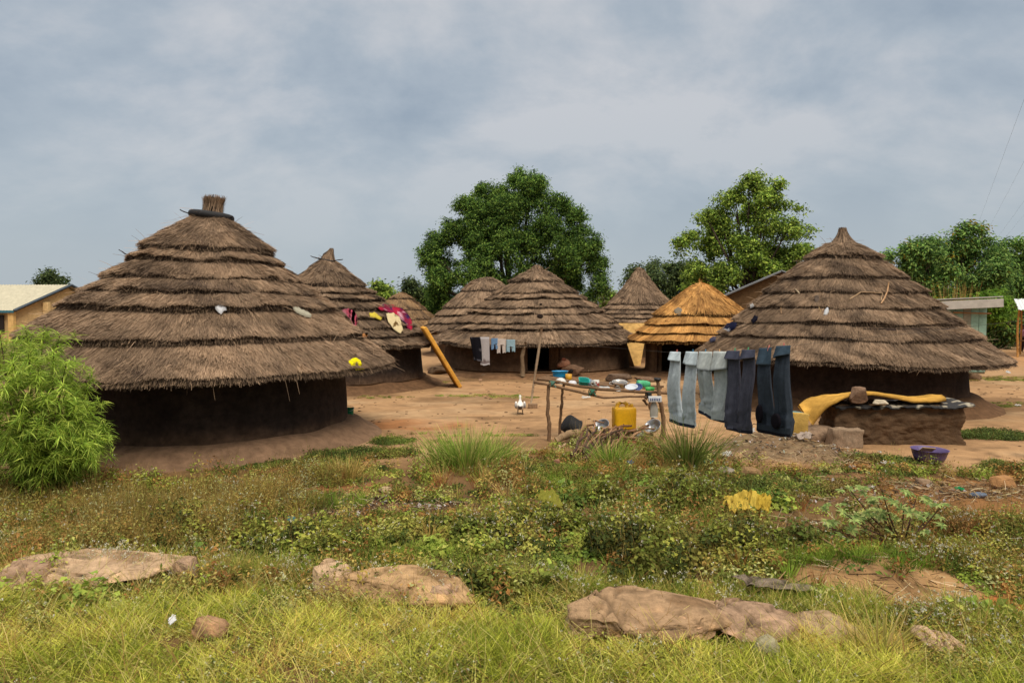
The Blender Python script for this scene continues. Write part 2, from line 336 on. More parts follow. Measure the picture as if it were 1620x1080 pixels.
def thatch(h, tiers, n, lift, swid, slen, dark, light, parent, seed, name='roof', butt=None, jit=.06, edgeamp=.05, bundle=.14, backf=.3, shag=1.0, patchy=.35):
    r_ = np.random.default_rng(seed); mb = MB(); tiers = list(tiers); dark = np.array(dark); light = np.array(light)
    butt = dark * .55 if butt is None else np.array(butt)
    seg = 220; ph = np.linspace(0, 2 * np.pi, seg, endpoint=False); K = len(tiers)
    def edge(k, p): return tiers[k] + edgeamp * wob(p, seed * 7 + k, 9, 2, 31, .45)
    def lf(k, p):
        b = lift[k] if hasattr(lift, '__len__') else lift; pt = patchy[k] if hasattr(patchy, '__len__') else patchy
        m = np.clip(.55 + .75 * wob(p, seed * 13 + k, 9, 2, 26, .35), 0, 1.15)
        return b * (1 - pt + pt * m * 1.35)
    # body of every layer, a thick shell with its butt face
    for k in range(K):
        top = (tiers[k + 1] + .25) if k + 1 < K else h.S
        e = edge(k, ph); rows = []; lk = lf(k, ph)
        rows.append(h.P(e + .16, ph, -.05 + 0 * ph)); rows.append(h.P(e + .03, ph, .25 * lk + 0 * ph)); rows.append(h.P(e + .01, ph, lk * .8 + .02 * wob(ph, seed + k, 7, 3, 40, .3)))
        for u in (.06, .2, .4, .6, .8, 1.0):
            rows.append(h.P(e + (top - e) * u, ph, lk * (1 - u) * .85 + .012 * wob(ph, seed + k * 3 + int(u * 10), 8, 5, 60, .2)))
        V, Fs = surf(np.stack(rows, 0), cv=True)
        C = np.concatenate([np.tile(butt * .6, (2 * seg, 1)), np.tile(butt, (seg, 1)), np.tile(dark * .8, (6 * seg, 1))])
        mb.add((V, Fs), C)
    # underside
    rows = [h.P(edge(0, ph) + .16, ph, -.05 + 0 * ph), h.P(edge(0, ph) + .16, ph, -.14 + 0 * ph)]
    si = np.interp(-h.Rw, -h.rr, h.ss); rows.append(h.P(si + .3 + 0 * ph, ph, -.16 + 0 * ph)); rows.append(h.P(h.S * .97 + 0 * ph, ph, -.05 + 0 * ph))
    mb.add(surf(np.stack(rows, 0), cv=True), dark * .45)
    area = np.array([(np.interp((tiers[k] + (tiers[k + 1] if k + 1 < K else h.S)) / 2, h.ss, h.rr) + .25) * ((tiers[k + 1] if k + 1 < K else h.S) - tiers[k] + .2) for k in range(K)])
    cnt = (n * area / area.sum()).astype(int)
    for k in range(K):
        N = cnt[k]; top = (tiers[k + 1] if k + 1 < K else h.S)
        q = h.phc + np.where(r_.random(N) < backf * .4, r_.uniform(-np.pi, np.pi, N), r_.uniform(-2.0, 2.0, N))
        lk = lf(k, q); e = edge(k, q); T = top - e + .15
        L = slen * r_.uniform(.6, 1.3, N); L = np.minimum(L, T)
        low = e + np.maximum(T - L, 0) * r_.random(N) ** 1.25 - .03 * r_.random(N)
        up = low + L
        rl = np.interp(low, h.ss, h.rr) + .05; ru = np.maximum(np.interp(up, h.ss, h.rr), .06)
        bid = np.floor(q * np.interp(tiers[k], h.ss, h.rr) / bundle + .8 * np.sin(low * 5 + q * 3)).astype(int)
        bh = np.random.default_rng(seed + k).random(4000); bv = bh[bid % 4000]; bj = bh[(bid * 7 + 13) % 4000] - .5
        hf = lambda sv: lk * np.clip(1 - (sv - e) / np.maximum(T, .1), 0, 1)
        lump = .028 * n2d(q * np.interp(low, h.ss, h.rr), low, .32, seed + 40 + k, 2) * shag
        raise_ = .014 + .03 * r_.random(N) * shag + .03 * bv + np.clip(lump, -.02, .08)
        dl = (r_.normal(0, jit, N) + bj * jit * 1.6)
        pl = h.P(low, q + dl / np.maximum(rl, .3), hf(low) + raise_ + .03 * shag * r_.random(N) ** 3)
        pu = h.P(up, q, hf(up) * .9 + .004)
        w = swid * r_.uniform(.6, 1.4, N)
        t = np.clip(.3 + .3 * r_.random(N) ** 1.5 + .3 * (bv - .4) + .34 * n2d(q * np.interp(low, h.ss, h.rr), low, .45, seed + k), 0, 1)
        C = mixc(dark, light, t) * (1 + r_.normal(0, .1, (N, 1)))
        d = pl - pu; ll = np.linalg.norm(d, axis=1)
        tang = np.stack([-np.sin(q), np.cos(q), 0 * q], 1) + r_.normal(0, .45, (N, 3))
        Vb, Fb, Cb = blades(pu, d, w, ll, np.zeros((N, 3)), C, C * .92, .6, 1, np.cross(np.cross(d, tang), d))
        mb.add((Vb, Fb), np.clip(Cb, .004, .9))
        # ragged fringe of butts hanging over the layer below
        M = int(N * .22); q = h.phc + np.where(r_.random(M) < .12, r_.uniform(-np.pi, np.pi, M), r_.uniform(-2.0, 2.0, M)); e = edge(k, q); lk = lf(k, q)
        a = h.P(e + r_.uniform(.06, .2, M), q, lk * r_.uniform(.35, 1.0, M) + .02)
        b = h.P(e - np.abs(r_.normal(0, .03 * (1.3 if k == 0 else 1), M)), q + r_.normal(0, .03, M) / np.maximum(np.interp(e, h.ss, h.rr), .3), lk * r_.uniform(.2, .95, M))
        d = b - a; tang = np.stack([-np.sin(q), np.cos(q), 0 * q], 1) + r_.normal(0, .3, (M, 3))
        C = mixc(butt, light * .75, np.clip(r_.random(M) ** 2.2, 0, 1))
        Vb, Fb, Cb = blades(a, d, swid * r_.uniform(.7, 1.5, M), np.linalg.norm(d, axis=1), np.zeros((M, 3)), C, None, .5, 1, tang)
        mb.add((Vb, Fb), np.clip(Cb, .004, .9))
        # stray straws
        M = int(N * .005 * shag) + 2; q = h.phc + r_.uniform(-1.9, 1.9, M); sv = r_.uniform(tiers[k], top, M); lk = lf(k, q)
        a = h.P(sv, q, lk * .6 + .02); d = np.stack([r_.normal(0, .5, M), r_.normal(0, .5, M), r_.normal(.1, .5, M)], 1) + (h.P(sv - .3, q, lk + .1) - a) * 2.2
        Vb, Fb, Cb = blades(a, d, np.full(M, swid * .8), r_.uniform(.15, .4, M), np.tile([0, 0, -.05], (M, 1)), mixc(dark, light * 1.1, r_.random(M)), None, .5, 2)
        mb.add((Vb, Fb), Cb)
    return mb.build(name, M_straw, parent, smooth=False)

def wall_mesh(h, z0, z1, col, gap=None, thick=.18, batter=.03, seed=3, seg=160):
    """ring wall with an optional doorway (gap = two azimuths)"""
    if gap is None: ph = np.linspace(0, 2 * np.pi, seg, endpoint=False); closed = True
    else:
        a, b = gap; ph = np.linspace(b, a + 2 * np.pi, seg); closed = False
    zs = z0 + (z1 - z0) * np.linspace(0, 1, 14) ** 1.5; P = []
    for z in zs:
        rr = h.Rw * (1 + batter * ((z1 - z) / (z1 - z0)) ** 2) + .018 * wob(ph + z * .7, seed, 7, 2, 17, .5); P.append(np.stack([h.c[0] + rr * np.cos(ph), h.c[1] + rr * np.sin(ph), 0 * ph + z], -1))
    rin = h.Rw - thick
    for z in zs[::-1][[0, 6, 13]]: P.append(np.stack([h.c[0] + rin * np.cos(ph), h.c[1] + rin * np.sin(ph), 0 * ph + z], -1))
    P = np.stack(P, 0)
    V, Fs = surf(P, cu=True, cv=closed)
    if not closed:
        I = np.arange(P.shape[0] * P.shape[1]).reshape(P.shape[:2])
        n = P.shape[0]
        for j in (0, P.shape[1] - 1):
            ring = I[:, j]; outer = ring[:14]; inner = ring[[16, 15, 14]]
            Fs = Fs + [np.concatenate([outer, ring[14:]])[None, ::(1 if j == 0 else -1)]]
    return V, Fs
def plinth_mesh(h, ro, zt, seed=2, skirt=.35, zb=-.06):
    ph = np.linspace(0, 2 * np.pi, 140, endpoint=False); P = []
    for r, z in ((.2, zt), (h.Rw * .9, zt), (h.Rw * 1.04, zt + .01), (ro * .93, zt - .02), (ro * .99, zt - .07), (ro * 1.03, zt * .45), (ro * 1.1, .05), (ro * 1.1 + skirt, zb)):
        f = 0 if r < h.Rw else 1
        rr = r + f * .07 * wob(ph, seed, 6, 2, 13, .5); zz = z + f * .03 * wob(ph, seed + 1, 6, 2, 17, .4) * (1 if z > 0 else 0)
        P.append(np.stack([h.c[0] + rr * np.cos(ph), h.c[1] + rr * np.sin(ph), zz], -1))
    return surf(np.stack(P, 0), cv=True)
def straw_bundle(path, radii, n, swid, dark, light, seed, parent, name='roof_tip', fan=.03):
    """upright tied bundle of straw on top of a roof"""
    r_ = np.random.default_rng(seed); mb = MB(); path = np.asarray(path, float)
    mb.add(tube(path, np.array(radii) * .93, 14), np.array(dark) * .7)
    m = len(path) - 1; t = r_.random(n) * .75; L = r_.uniform(.25, .5, n); t2 = np.minimum(t + L, 1.0); q = r_.uniform(0, 6.28, n)
    def pt(tt, ex):
        c = np.stack([np.interp(tt * m, np.arange(m + 1), path[:, i]) for i in range(3)], 1); rr = np.interp(tt * m, np.arange(m + 1), radii) + ex
        return c + np.stack([np.cos(q) * rr, np.sin(q) * rr, 0 * q], 1)
    a = pt(t, 0); b = pt(t2, fan * r_.random(n) ** 3); b[:, 2] += np.where(t2 > .98, r_.uniform(-.03, .05, n), 0); d = b - a
    tang = np.stack([-np.sin(q), np.cos(q), 0 * q], 1)
    C = mixc(dark, light, r_.random(n) ** 1.4)
    Vb, Fb, Cb = blades(a, d, swid * r_.uniform(.6, 1.3, n), np.linalg.norm(d, axis=1), np.zeros((n, 3)), C, None, .6, 1, tang)
    mb.add((Vb, Fb), Cb); return mb.build(name, M_straw, parent, smooth=False)
def stick(mb, a, b, r0, r1, col=(.12, .085, .06), seed=0, wig=.02, n=7):
    a = np.array(a, float); b = np.array(b, float); r_ = np.random.default_rng(seed + 77); t = np.linspace(0, 1, n)[:, None]
    p = a + (b - a) * t; L = np.linalg.norm(b - a); p[1:-1] += np.cumsum(r_.normal(0, wig * L, (n, 3)), 0)[1:-1] * np.sin(t[1:-1] * np.pi)
    mb.add(tube(p, np.linspace(r0, r1, n) * (1 + .12 * r_.normal(size=n)), 8), np.array(col)); return mb

DK, LT = np.array(lin(88, 71, 58, .74)), np.array(lin(210, 175, 140, .82))
HUTS = {}
def hut(key, name_label, px, D, prof, Rw, zp, tiers, n, lift, swid, slen, dark, light, wallc, plr, plc, seed, gap=None, skew=0.0, **kw):
    h = Hut(px, D, prof, Rw, zp, seed, skew); HUTS[key] = h
    t = thing('thatched_hut', name_label, 'hut', (h.c[0], h.c[1], 0), 'round thatched huts of the compound'); h.t = t
    h.roof = thatch(h, tiers, n, lift, swid, slen, dark, light, t, seed, **kw)
    si = np.interp(-Rw, -h.rr, h.ss); ztop = np.interp(si, h.ss, h.zz) + .12
    g = None if gap is None else tuple(sorted((h.wallhit(gap[0]), h.wallhit(gap[1]))))
    h.gap = g; ztop = ztop - 1.25 * abs(skew); h.ztop = ztop
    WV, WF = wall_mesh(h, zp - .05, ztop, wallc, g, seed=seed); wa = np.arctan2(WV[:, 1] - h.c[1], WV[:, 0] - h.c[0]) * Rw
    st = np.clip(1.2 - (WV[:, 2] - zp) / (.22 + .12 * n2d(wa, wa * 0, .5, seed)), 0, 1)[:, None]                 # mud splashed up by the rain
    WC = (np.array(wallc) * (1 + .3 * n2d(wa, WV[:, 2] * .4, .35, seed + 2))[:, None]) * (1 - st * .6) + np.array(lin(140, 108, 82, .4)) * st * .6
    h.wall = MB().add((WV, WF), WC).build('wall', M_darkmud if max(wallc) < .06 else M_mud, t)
    h.plinth = MB().add(plinth_mesh(h, plr, zp, seed, .12 if key == 'big' else .3), plc).build('plinth', M_mud, t)
    return h
MUDC = np.array(lin(150, 112, 80, .55))
# the big hut on the left
h1 = hut('big', 'large thatched hut in the left foreground with a black tyre around its roof top', 338, 14.75,
         [(3.88, 1.44), (3.5, 1.75), (3.0, 2.16), (2.45, 2.68), (1.9, 3.12), (1.5, 3.45), (1.0, 3.9), (.6, 4.22), (.38, 4.42), (.2, 4.55)], 2.62, .32,
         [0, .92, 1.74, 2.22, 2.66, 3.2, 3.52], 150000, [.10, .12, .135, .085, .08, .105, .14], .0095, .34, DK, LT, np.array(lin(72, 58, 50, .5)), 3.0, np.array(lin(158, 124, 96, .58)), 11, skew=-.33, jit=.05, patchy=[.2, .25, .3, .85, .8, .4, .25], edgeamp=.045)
def hut_top_big():
    c = h1.c; b = straw_bundle([(c[0], c[1], 4.3), (c[0], c[1], 4.5), (c[0] + .02, c[1], 4.64), (c[0] + .06, c[1], 4.82), (c[0] + .07, c[1], 4.93)], [.34, .22, .15, .175, .2], 2400, .010, DK, LT, 5, h1.roof, fan=.06)
    ty = MB(); q = np.linspace(0, 2 * np.pi, 60, endpoint=False); u = np.linspace(0, 2 * np.pi, 14, endpoint=False)
    Rt, rt = .36, .075; Q, U = np.meshgrid(q, u, indexing='ij'); rr = Rt + rt * np.cos(U) + .008 * np.sign(np.sin(Q * 30)) * (np.cos(U) > .3)
    P = np.stack([c[0] + rr * np.cos(Q), c[1] + rr * np.sin(Q), 4.56 + rt * 1.05 * np.sin(U) - .045 * np.cos(Q)], -1)
    ty.add(surf(P, True, True), lin(38, 36, 36, .7)); ty.build('tyre', M_rubber, h1.roof)
    for i, (a, b_) in enumerate((((-.3, -.1, 4.53), (-.53, -.25, 4.66)), ((.1, -.25, 4.57), (.2, -.42, 4.69)), ((.32, -.1, 4.48), (.56, -.3, 4.51)))):
        m = MB(); stick(m, (c[0] + a[0], c[1] + a[1], a[2]), (c[0] + b_[0], c[1] + b_[1], b_[2]), .014, .011, lin(50, 40, 34, .7), i); m.build('peg', M_wood, h1.roof)
    for i, (x0, y0, x1, y1) in enumerate(((203, 401, 188, 395), (216, 409, 202, 405))):
        m = MB(); a = h1.hit(x0 + 4, y0 + 6); b_ = at(x1, y1, a[1]); stick(m, a, b_, .012, .009, lin(60, 46, 38, .7), i + 5); m.build('peg', M_wood, h1.roof)
hut_top_big()
# second hut, behind the first
h2 = hut('second', 'thatched hut behind the large left one with a hooked banded straw tip', 519, 25.0,
         [(3.75, 1.35), (3.2, 1.72), (2.6, 2.2), (2.0, 2.72), (1.4, 3.18), (.95, 3.6), (.55, 3.98), (.28, 4.24), (.16, 4.36)], 3.22, .28,
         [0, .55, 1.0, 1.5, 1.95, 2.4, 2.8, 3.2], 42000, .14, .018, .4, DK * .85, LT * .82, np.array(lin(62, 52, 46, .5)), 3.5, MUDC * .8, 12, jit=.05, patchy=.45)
def hut_top_second():
    c = h2.c; straw_bundle([(c[0], c[1], 4.19), (c[0] + .0, c[1], 4.34), (c[0] + .03, c[1], 4.48), (c[0] + .12, c[1], 4.62), (c[0] + .16, c[1], 4.7)], [.34, .24, .19, .1, .05], 1200, .014, DK, LT * .85, 6, h2.roof)
    m = MB(); q = np.linspace(0, 6.28, 40); m.add(tube(np.stack([c[0] + .3 * np.cos(q), c[1] + .3 * np.sin(q), 4.32 - .06 * np.cos(q)], 1), .028, 8), lin(40, 36, 36, .7)); m.build('tie_band', M_rubber, h2.roof)
    for i, (a, b_) in enumerate((((-.2, -.22, 4.34), (-.5, -.3, 4.45)), ((.2, -.25, 4.26), (.62, -.3, 4.33)))):
        m = MB(); stick(m, (c[0] + a[0], c[1] + a[1], a[2]), (c[0] + b_[0], c[1] + b_[1], b_[2]), .02, .014, lin(45, 38, 34, .7), i + 9); m.build('peg', M_wood, h2.roof)
hut_top_second()
# middle hut with the doorway
h3 = hut('middle', 'wide thatched hut in the middle of the yard with an open doorway and porch posts', 848, 31.0,
         [(4.5, 1.18), (4.0, 1.5), (3.3, 2.05), (2.6, 2.62), (1.9, 3.1), (1.2, 3.62), (.7, 4.0), (.35, 4.2), (.15, 4.3)], 3.92, .2,
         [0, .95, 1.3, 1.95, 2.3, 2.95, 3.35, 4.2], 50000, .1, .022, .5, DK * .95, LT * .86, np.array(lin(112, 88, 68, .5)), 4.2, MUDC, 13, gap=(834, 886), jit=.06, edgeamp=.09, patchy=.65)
def hut_top_middle():
    c = h3.c; straw_bundle([(c[0], c[1], 4.12), (c[0], c[1], 4.27), (c[0] + .04, c[1], 4.4), (c[0] + .06, c[1], 4.47)], [.35, .27, .2, .1], 900, .018, DK, LT * .86, 7, h3.roof, fan=.12)
    for px, py, s in ((855, 482, .1), (854, 501, .13)):                         # dark worn holes patched with soil
        p = h3.hit(px, py, .12); MB().add(rot(rock(s, s, s * .8, px), loc=p), lin(50, 38, 32, .5)).build('thatch_patch', M_mud, h3.roof)
    # plank door standing ajar inside the doorway
    a0 = h3.wallhit(886); p = np.array([h3.c[0] + (h3.Rw - .12) * math.cos(a0), h3.c[1] + (h3.Rw - .12) * math.sin(a0)])
    d = MB()
    for i in range(4): d.add(box(.12, .03, 1.25, (p[0] - .07 - .0 - i * .115 * .75, p[1] + .03 + i * .07, .24 + .62), .006, (0, 0, -.75)), np.array(lin(112, 84, 60, .5)) * (1 + .1 * (-1) ** i))
    d.add(box(.05, .03, .05, (p[0] - .3, p[1] + .1, .8), .006), (.03, .025, .02)); d.build('door', M_wood, h3.t)
    for i, (px, py0, py1, w) in enumerate(((827, 592, 541, .085), (931, 588, 543, .05), (984, 578, 540, .05))):
        a = gp(px, py0, .18); top = at(px + (6 if i == 0 else (-1 if i == 1 else 0)), py1, a[1] + .1)
        m = MB(); stick(m, (a[0], a[1], .1), top, w * 1.1, w * .9, lin(140, 115, 88, .55), i, .03); m.build('porch_post', M_wood, h3.t)
hut_top_middle()
h4 = hut('behind', 'thatched hut mostly hidden behind the left shoulder of the middle hut', 769, 41.0,
         [(3.7, 1.3), (3.0, 1.95), (2.2, 2.75), (1.4, 3.5), (.8, 4.05), (.3, 4.3), (.1, 4.36)], 3.1, .2, [0, .6, 1.2, 1.8, 3.2], 12000, .1, .03, .55, DK, LT * .85, MUDC * .5, 3.3, MUDC * .8, 14)
h5 = hut('far_cone', 'small distant hut with a pale straw coloured conical roof left of the big tree', 634, 52.0,
         [(3.3, 1.05), (2.4, 1.9), (1.4, 2.75), (.8, 3.25), (.7, 3.3), (.3, 3.6), (.08, 3.72)], 2.4, .15, [0, 1.0, 2.0, 3.28], 9000, .08, .035, .6, DK * 1.3, np.array(lin(220, 176, 126, .66)), MUDC * .8, 2.6, MUDC, 15)
h6 = hut('pointed', 'grey thatched hut with a tall pointed concave top behind the golden one', 1012, 37.0,
         [(2.95, 1.55), (2.5, 1.9), (2.0, 2.3), (1.4, 2.95), (.9, 3.5), (.55, 3.98), (.3, 4.35), (.13, 4.6), (.05, 4.72)], 2.2, .2,
         [0, .42, .78, 1.12, 1.46, 1.8], 20000, .1, .024, .4, DK * 1.05, LT * .86, np.array(lin(120, 94, 70, .5)), 2.5, MUDC, 16, edgeamp=.03)
GD, GL = np.array(lin(148, 100, 56, .62)), np.array(lin(243, 184, 106, .92))
h7 = hut('golden', 'small hut with fresh golden reed thatch in four neat layers', 1107, 28.5,
         [(2.8, 1.3), (2.5, 1.52), (2.1, 1.9), (1.75, 2.3), (1.1, 2.85), (.6, 3.28), (.25, 3.55), (.06, 3.64)], 2.1, .18,
         [0, .5, .98, 1.45], 26000, .12, .022, .6, GD, GL, np.array(lin(120, 92, 66, .5)), 2.3, MUDC, 17, gap=(1041, 1140), butt=np.array(lin(88, 58, 30, .5)), edgeamp=.02, jit=.02, bundle=.22, shag=.4)
def golden_details():
    m = MB(); q = np.linspace(0, 6.283, 90); P = h7.P(np.full(90, 2.35), q, np.full(90, .045)); m.add(tube(P, .018, 6), lin(70, 48, 28, .6)); m.build('reed_hoop', M_wood, h7.roof)
    m = MB()
    for i in range(9): m.add(tube([(h7.c[0] + .03 * math.cos(i), h7.c[1] + .03 * math.sin(i), 3.55), (h7.c[0] + .07 * math.cos(i * 2.1), h7.c[1] + .07 * math.sin(i * 2.1), 3.78 + .03 * (i % 3))], .008, 5), GL * .8)
    m.build('roof_tip', M_straw, h7.roof)
golden_details()
h8 = hut('right', 'large thatched hut on the right behind the trousers with a slim straw spire on top', 1331, 20.5,
         [(4.02, 1.22), (3.56, 1.6), (2.97, 2.15), (2.36, 2.72), (1.8, 3.24), (1.25, 3.74), (.82, 4.1), (.45, 4.38), (.25, 4.5)], 3.08, .35,
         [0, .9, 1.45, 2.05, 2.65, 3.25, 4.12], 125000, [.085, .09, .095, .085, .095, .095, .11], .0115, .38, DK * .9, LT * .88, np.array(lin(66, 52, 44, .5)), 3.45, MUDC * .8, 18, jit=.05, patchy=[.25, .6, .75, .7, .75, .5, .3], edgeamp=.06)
def hut_top_right():
    c = h8.c; straw_bundle([(c[0], c[1], 4.22), (c[0], c[1], 4.42), (c[0], c[1], 4.6), (c[0] - .01, c[1], 4.74), (c[0] - .02, c[1], 4.86), (c[0] - .03, c[1], 4.92)], [.72, .42, .22, .13, .1, .09], 2200, .013, DK * .8, LT * .75, 8, h8.roof)
    m = MB(); q = np.linspace(0, 6.28, 60); m.add(tube(np.stack([c[0] + .6 * np.cos(q), c[1] + .6 * np.sin(q), 4.32 + 0 * q], 1), .018, 6), lin(52, 40, 32, .6)); m.build('tie_band', M_rubber, h8.roof)
hut_top_right()

# ---------------------------------------------------------------- buildings
def corrugated(P00, P10, P01, P11, waves, amp, thick=.012):
    n, m = waves * 6, 6; u = np.linspace(0, 1, n)[:, None, None]; v = np.linspace(0, 1, m)[None, :, None]
    P = (P00 * (1 - u) + P10 * u) * (1 - v) + (P01 * (1 - u) + P11 * u) * v
    nn = np.cross(P10 - P00, P01 - P00); nn = nn / np.linalg.norm(nn); nn = nn if nn[2] > 0 else -nn
    P = P + (amp * np.sin(u * waves * 2 * np.pi)) * nn
    Q = P - nn * thick; V1, F1 = surf(P); V2, F2 = surf(Q)
    return np.concatenate([V1, V2]), F1 + [F2[0][:, ::-1] + len(V1)]
def prism(poly, d, close=True):
    """polygon (n,3) extruded by vector d"""
    p = np.asarray(poly, float); n = len(p); V = np.concatenate([p, p + d]); i = np.arange(n); j = (i + 1) % n
    return V, [np.stack([i, j, j + n, i + n], 1), np.arange(n)[None, ::-1], (np.arange(n) + n)[None]]
def mud_house():
    Y = 42.0; a = at(1140, 469, Y); r = at(1237, 428, Y); W = (r[0] - a[0]); zr = r[2]; ze = a[2] - .05
    t = thing('mud_house', 'brown mud plastered house with a gabled metal roof behind the golden hut', 'house', (r[0], Y, 0))
    nb0 = len(bpy.data.objects)
    poly = [(r[0] - W + .25, Y, 0), (r[0] + W - .25, Y, 0), (r[0] + W - .25, Y, ze), (r[0], Y, zr - .1), (r[0] - W + .25, Y, ze)]
    MB().add(prism(poly, np.array([0, 6.0, 0])), lin(126, 98, 68, .55)).build('wall', M_mud, t, smooth=False)
    m = MB(); f = np.array
    for s in (-1, 1):
        m.add(corrugated(f([r[0], Y - .3, zr]), f([r[0], Y + 6.3, zr]), f([r[0] + s * (W + .1), Y - .3, ze - .04]), f([r[0] + s * (W + .1), Y + 6.3, ze - .04]), 40, .025), lin(170, 172, 176, .5))
        m.add(box(math.hypot(W, zr - ze) + .1, .05, .09, (r[0] + s * W / 2, Y - .33, (zr + ze) / 2 - .06), .01, (0, s * math.atan2(zr - ze, W), 0)), lin(150, 150, 150, .5) if s < 0 else lin(70, 64, 60, .5))
    m.build('roof', M_sheet, t, smooth=False)
    t.rotation_euler = (0, 0, -math.atan2(r[0], Y) - .06)
mud_house()
def cream_house():
    Y = 46.0; c = at(22, 491, Y); g = at(77, 454, Y + 3.5); c2 = at(99, 470, Y + 7.0)
    t = thing('cream_house', 'cream house with a pale metal roof and blue fascia at the left edge', 'house', (c[0], Y, 0))
    ze = c[2]; L = 12.0; gx = c[0]; x0 = gx - L; yr = Y + 3.0; ye = Y + 6.0; zr = ze + 1.75; sh = .75
    # the gable end is skewed a little so that it faces the yard
    A = np.array([gx, Y, 0.]); Rg = np.array([gx + 1.9, yr, 0]); B = np.array([gx + 2.9, ye, 0])
    up = lambda p, z: p + np.array([0, 0, z])
    ins = np.array([-.35, 0.35, 0])
    MB().add(prism([A + ins, B + ins * [1, -1, 1], up(B + ins * [1, -1, 1], ze), up(Rg + ins * [1, 0, 1], zr - .15), up(A + ins, ze)], np.array([-L, 0, 0])), lin(222, 186, 130, .62)).build('wall', M_paint, t, smooth=False)
    m = MB(); dx = np.array([-L, 0, 0])
    m.add(corrugated(up(Rg, zr), up(Rg + dx, zr), up(A, ze), up(A + dx, ze), 60, .02), lin(214, 204, 174, .6)); m.add(corrugated(up(Rg, zr), up(Rg + dx, zr), up(B, ze + .3), up(B + dx, ze + .3), 60, .02), lin(200, 192, 168, .6))
    rf = m.build('roof', M_sheet, t, smooth=False)
    m = MB(); m.add(box(L, .05, .16, tuple(up(A + dx / 2, ze - .08) - [0, .04, 0]), .01), lin(70, 130, 145, .55)); m.build('fascia', M_paint, rf, smooth=False)
    m = MB()
    for p, q_, zz0, zz1 in ((A, Rg, ze, zr), (B, Rg, ze + .3, zr)):
        P = np.array([up(p, zz0 - .02), up(q_, zz1 - .02)]); m.add(tube(P, .1, 4), lin(86, 98, 110, .5))
    m.build('barge_board', M_paint, rf, smooth=False)
    p = (A * .42 + Rg * .58) + ins * .4; m = MB(); m.add(box(.35, .3, ze + .55, (p[0], p[1] - .1, (ze + .55) / 2), .02), lin(240, 202, 140, .66)); m.build('pilaster', M_paint, t, smooth=False)
    m = MB(); m.add(box(.35, .3, ze - .1, (A[0] - .3, A[1] + .22, (ze - .1) / 2), .02), lin(240, 196, 124, .66)); m.build('pilaster', M_paint, t, smooth=False)
    m = MB(); m.add(box(1.6, .12, 1.0, (A[0] - 1.7, A[1] + .3, ze - .85), .02), (.03, .03, .035)); w = m.build('window', M_paint, t, smooth=False)
    m = MB(); 
    m.add(prism([(A[0] - 1.7 + u * .86, A[1] + .2, ze - .85 + v * .56) for u, v in ((-1, -1), (1, -1), (1, 1), (-1, 1))], np.array([0, .06, 0])), lin(60, 50, 44, .4))
    m.build('frame', M_paint, w, smooth=False)
cream_house()
def kiosk():
    Y = 26.0; t0 = at(1558, 588, Y); top = at(1558, 484, Y); W = 2.6; x1 = t0[0]; x0 = x1 - W; zf = t0[2]; zt = top[2]
    t = thing('wooden_kiosk', 'turquoise plank kiosk on stone footings with a flat grey roof', 'kiosk', ((x0 + x1) / 2, Y, 0))
    m = MB(); n = 9; pw = W / n; r_ = np.random.default_rng(3)
    for i in range(n): m.add(box(pw - .012, .04, zt - zf, (x0 + (i + .5) * pw, Y + r_.uniform(-.006, .006), (zf + zt) / 2), .004), np.array(lin(150, 182, 160, .7) if i not in (6,) else lin(170, 165, 140, .6)) * r_.uniform(.85, 1.08))
    for i in range(7): m.add(box(.04, .26, zt - zf - .02, (x1 - .02, Y + .16 + i * .27, (zf + zt) / 2), .004), np.array(lin(126, 170, 146, .6)) * r_.uniform(.85, 1.05))
    m.add(box(W, .04, zt - zf, (x0 + W / 2, Y + 2.0, (zf + zt) / 2), .004), lin(120, 160, 140, .5)); m.add(box(.04, 1.9, zt - zf, (x0 + .02, Y + 1.0, (zf + zt) / 2), .004), lin(120, 160, 140, .5))
    m.build('plank_wall', M_paint, t, smooth=False)
    m = MB(); m.add(box(W, 2.0, .07, (x0 + W / 2, Y + 1.0, zf - .04), .01), lin(150, 130, 100, .5)); m.build('floor', M_wood, t, smooth=False)
    m = MB(); a = at(1480, 476, Y - .5); b = at(1586, 470, Y - .5); L = b[0] - a[0]
    m.add(box(L, 3.0, .035, ((a[0] + b[0]) / 2, Y + .95, a[2] + .05), .005, (R(-2), R(-2.6), 0)), lin(196, 190, 180, .6))
    m.add(box(L, .03, .3, ((a[0] + b[0]) / 2, Y - .56, a[2] - .12), .005, (0, R(-2.6), 0)), lin(206, 196, 182, .62)); m.build('roof', M_sheet, t, smooth=False)
    m = MB(); p = at(1508, 494, Y - .1); q_ = at(1568, 496, Y - .1); stick(m, p, q_, .03, .025, lin(190, 140, 95, .55), 2, .006); m.build('batten', M_wood, t)
    for i, (x, y) in enumerate(((x1 - .3, Y + .1), (x0 + .3, Y + .1), (x1 - .3, Y + 1.8), (x0 + .3, Y + 1.8))):
        m = MB(); m.add(rot(rock(.24, .2, .2, i + 3), loc=(x, y, .12)), lin(150, 120, 92, .55)); m.add(rot(rock(.14, .14, .15, i + 13), loc=(x - .02, y, zf - .18)), lin(90, 70, 58, .55)); m.build('footing', M_rock, t)
kiosk()
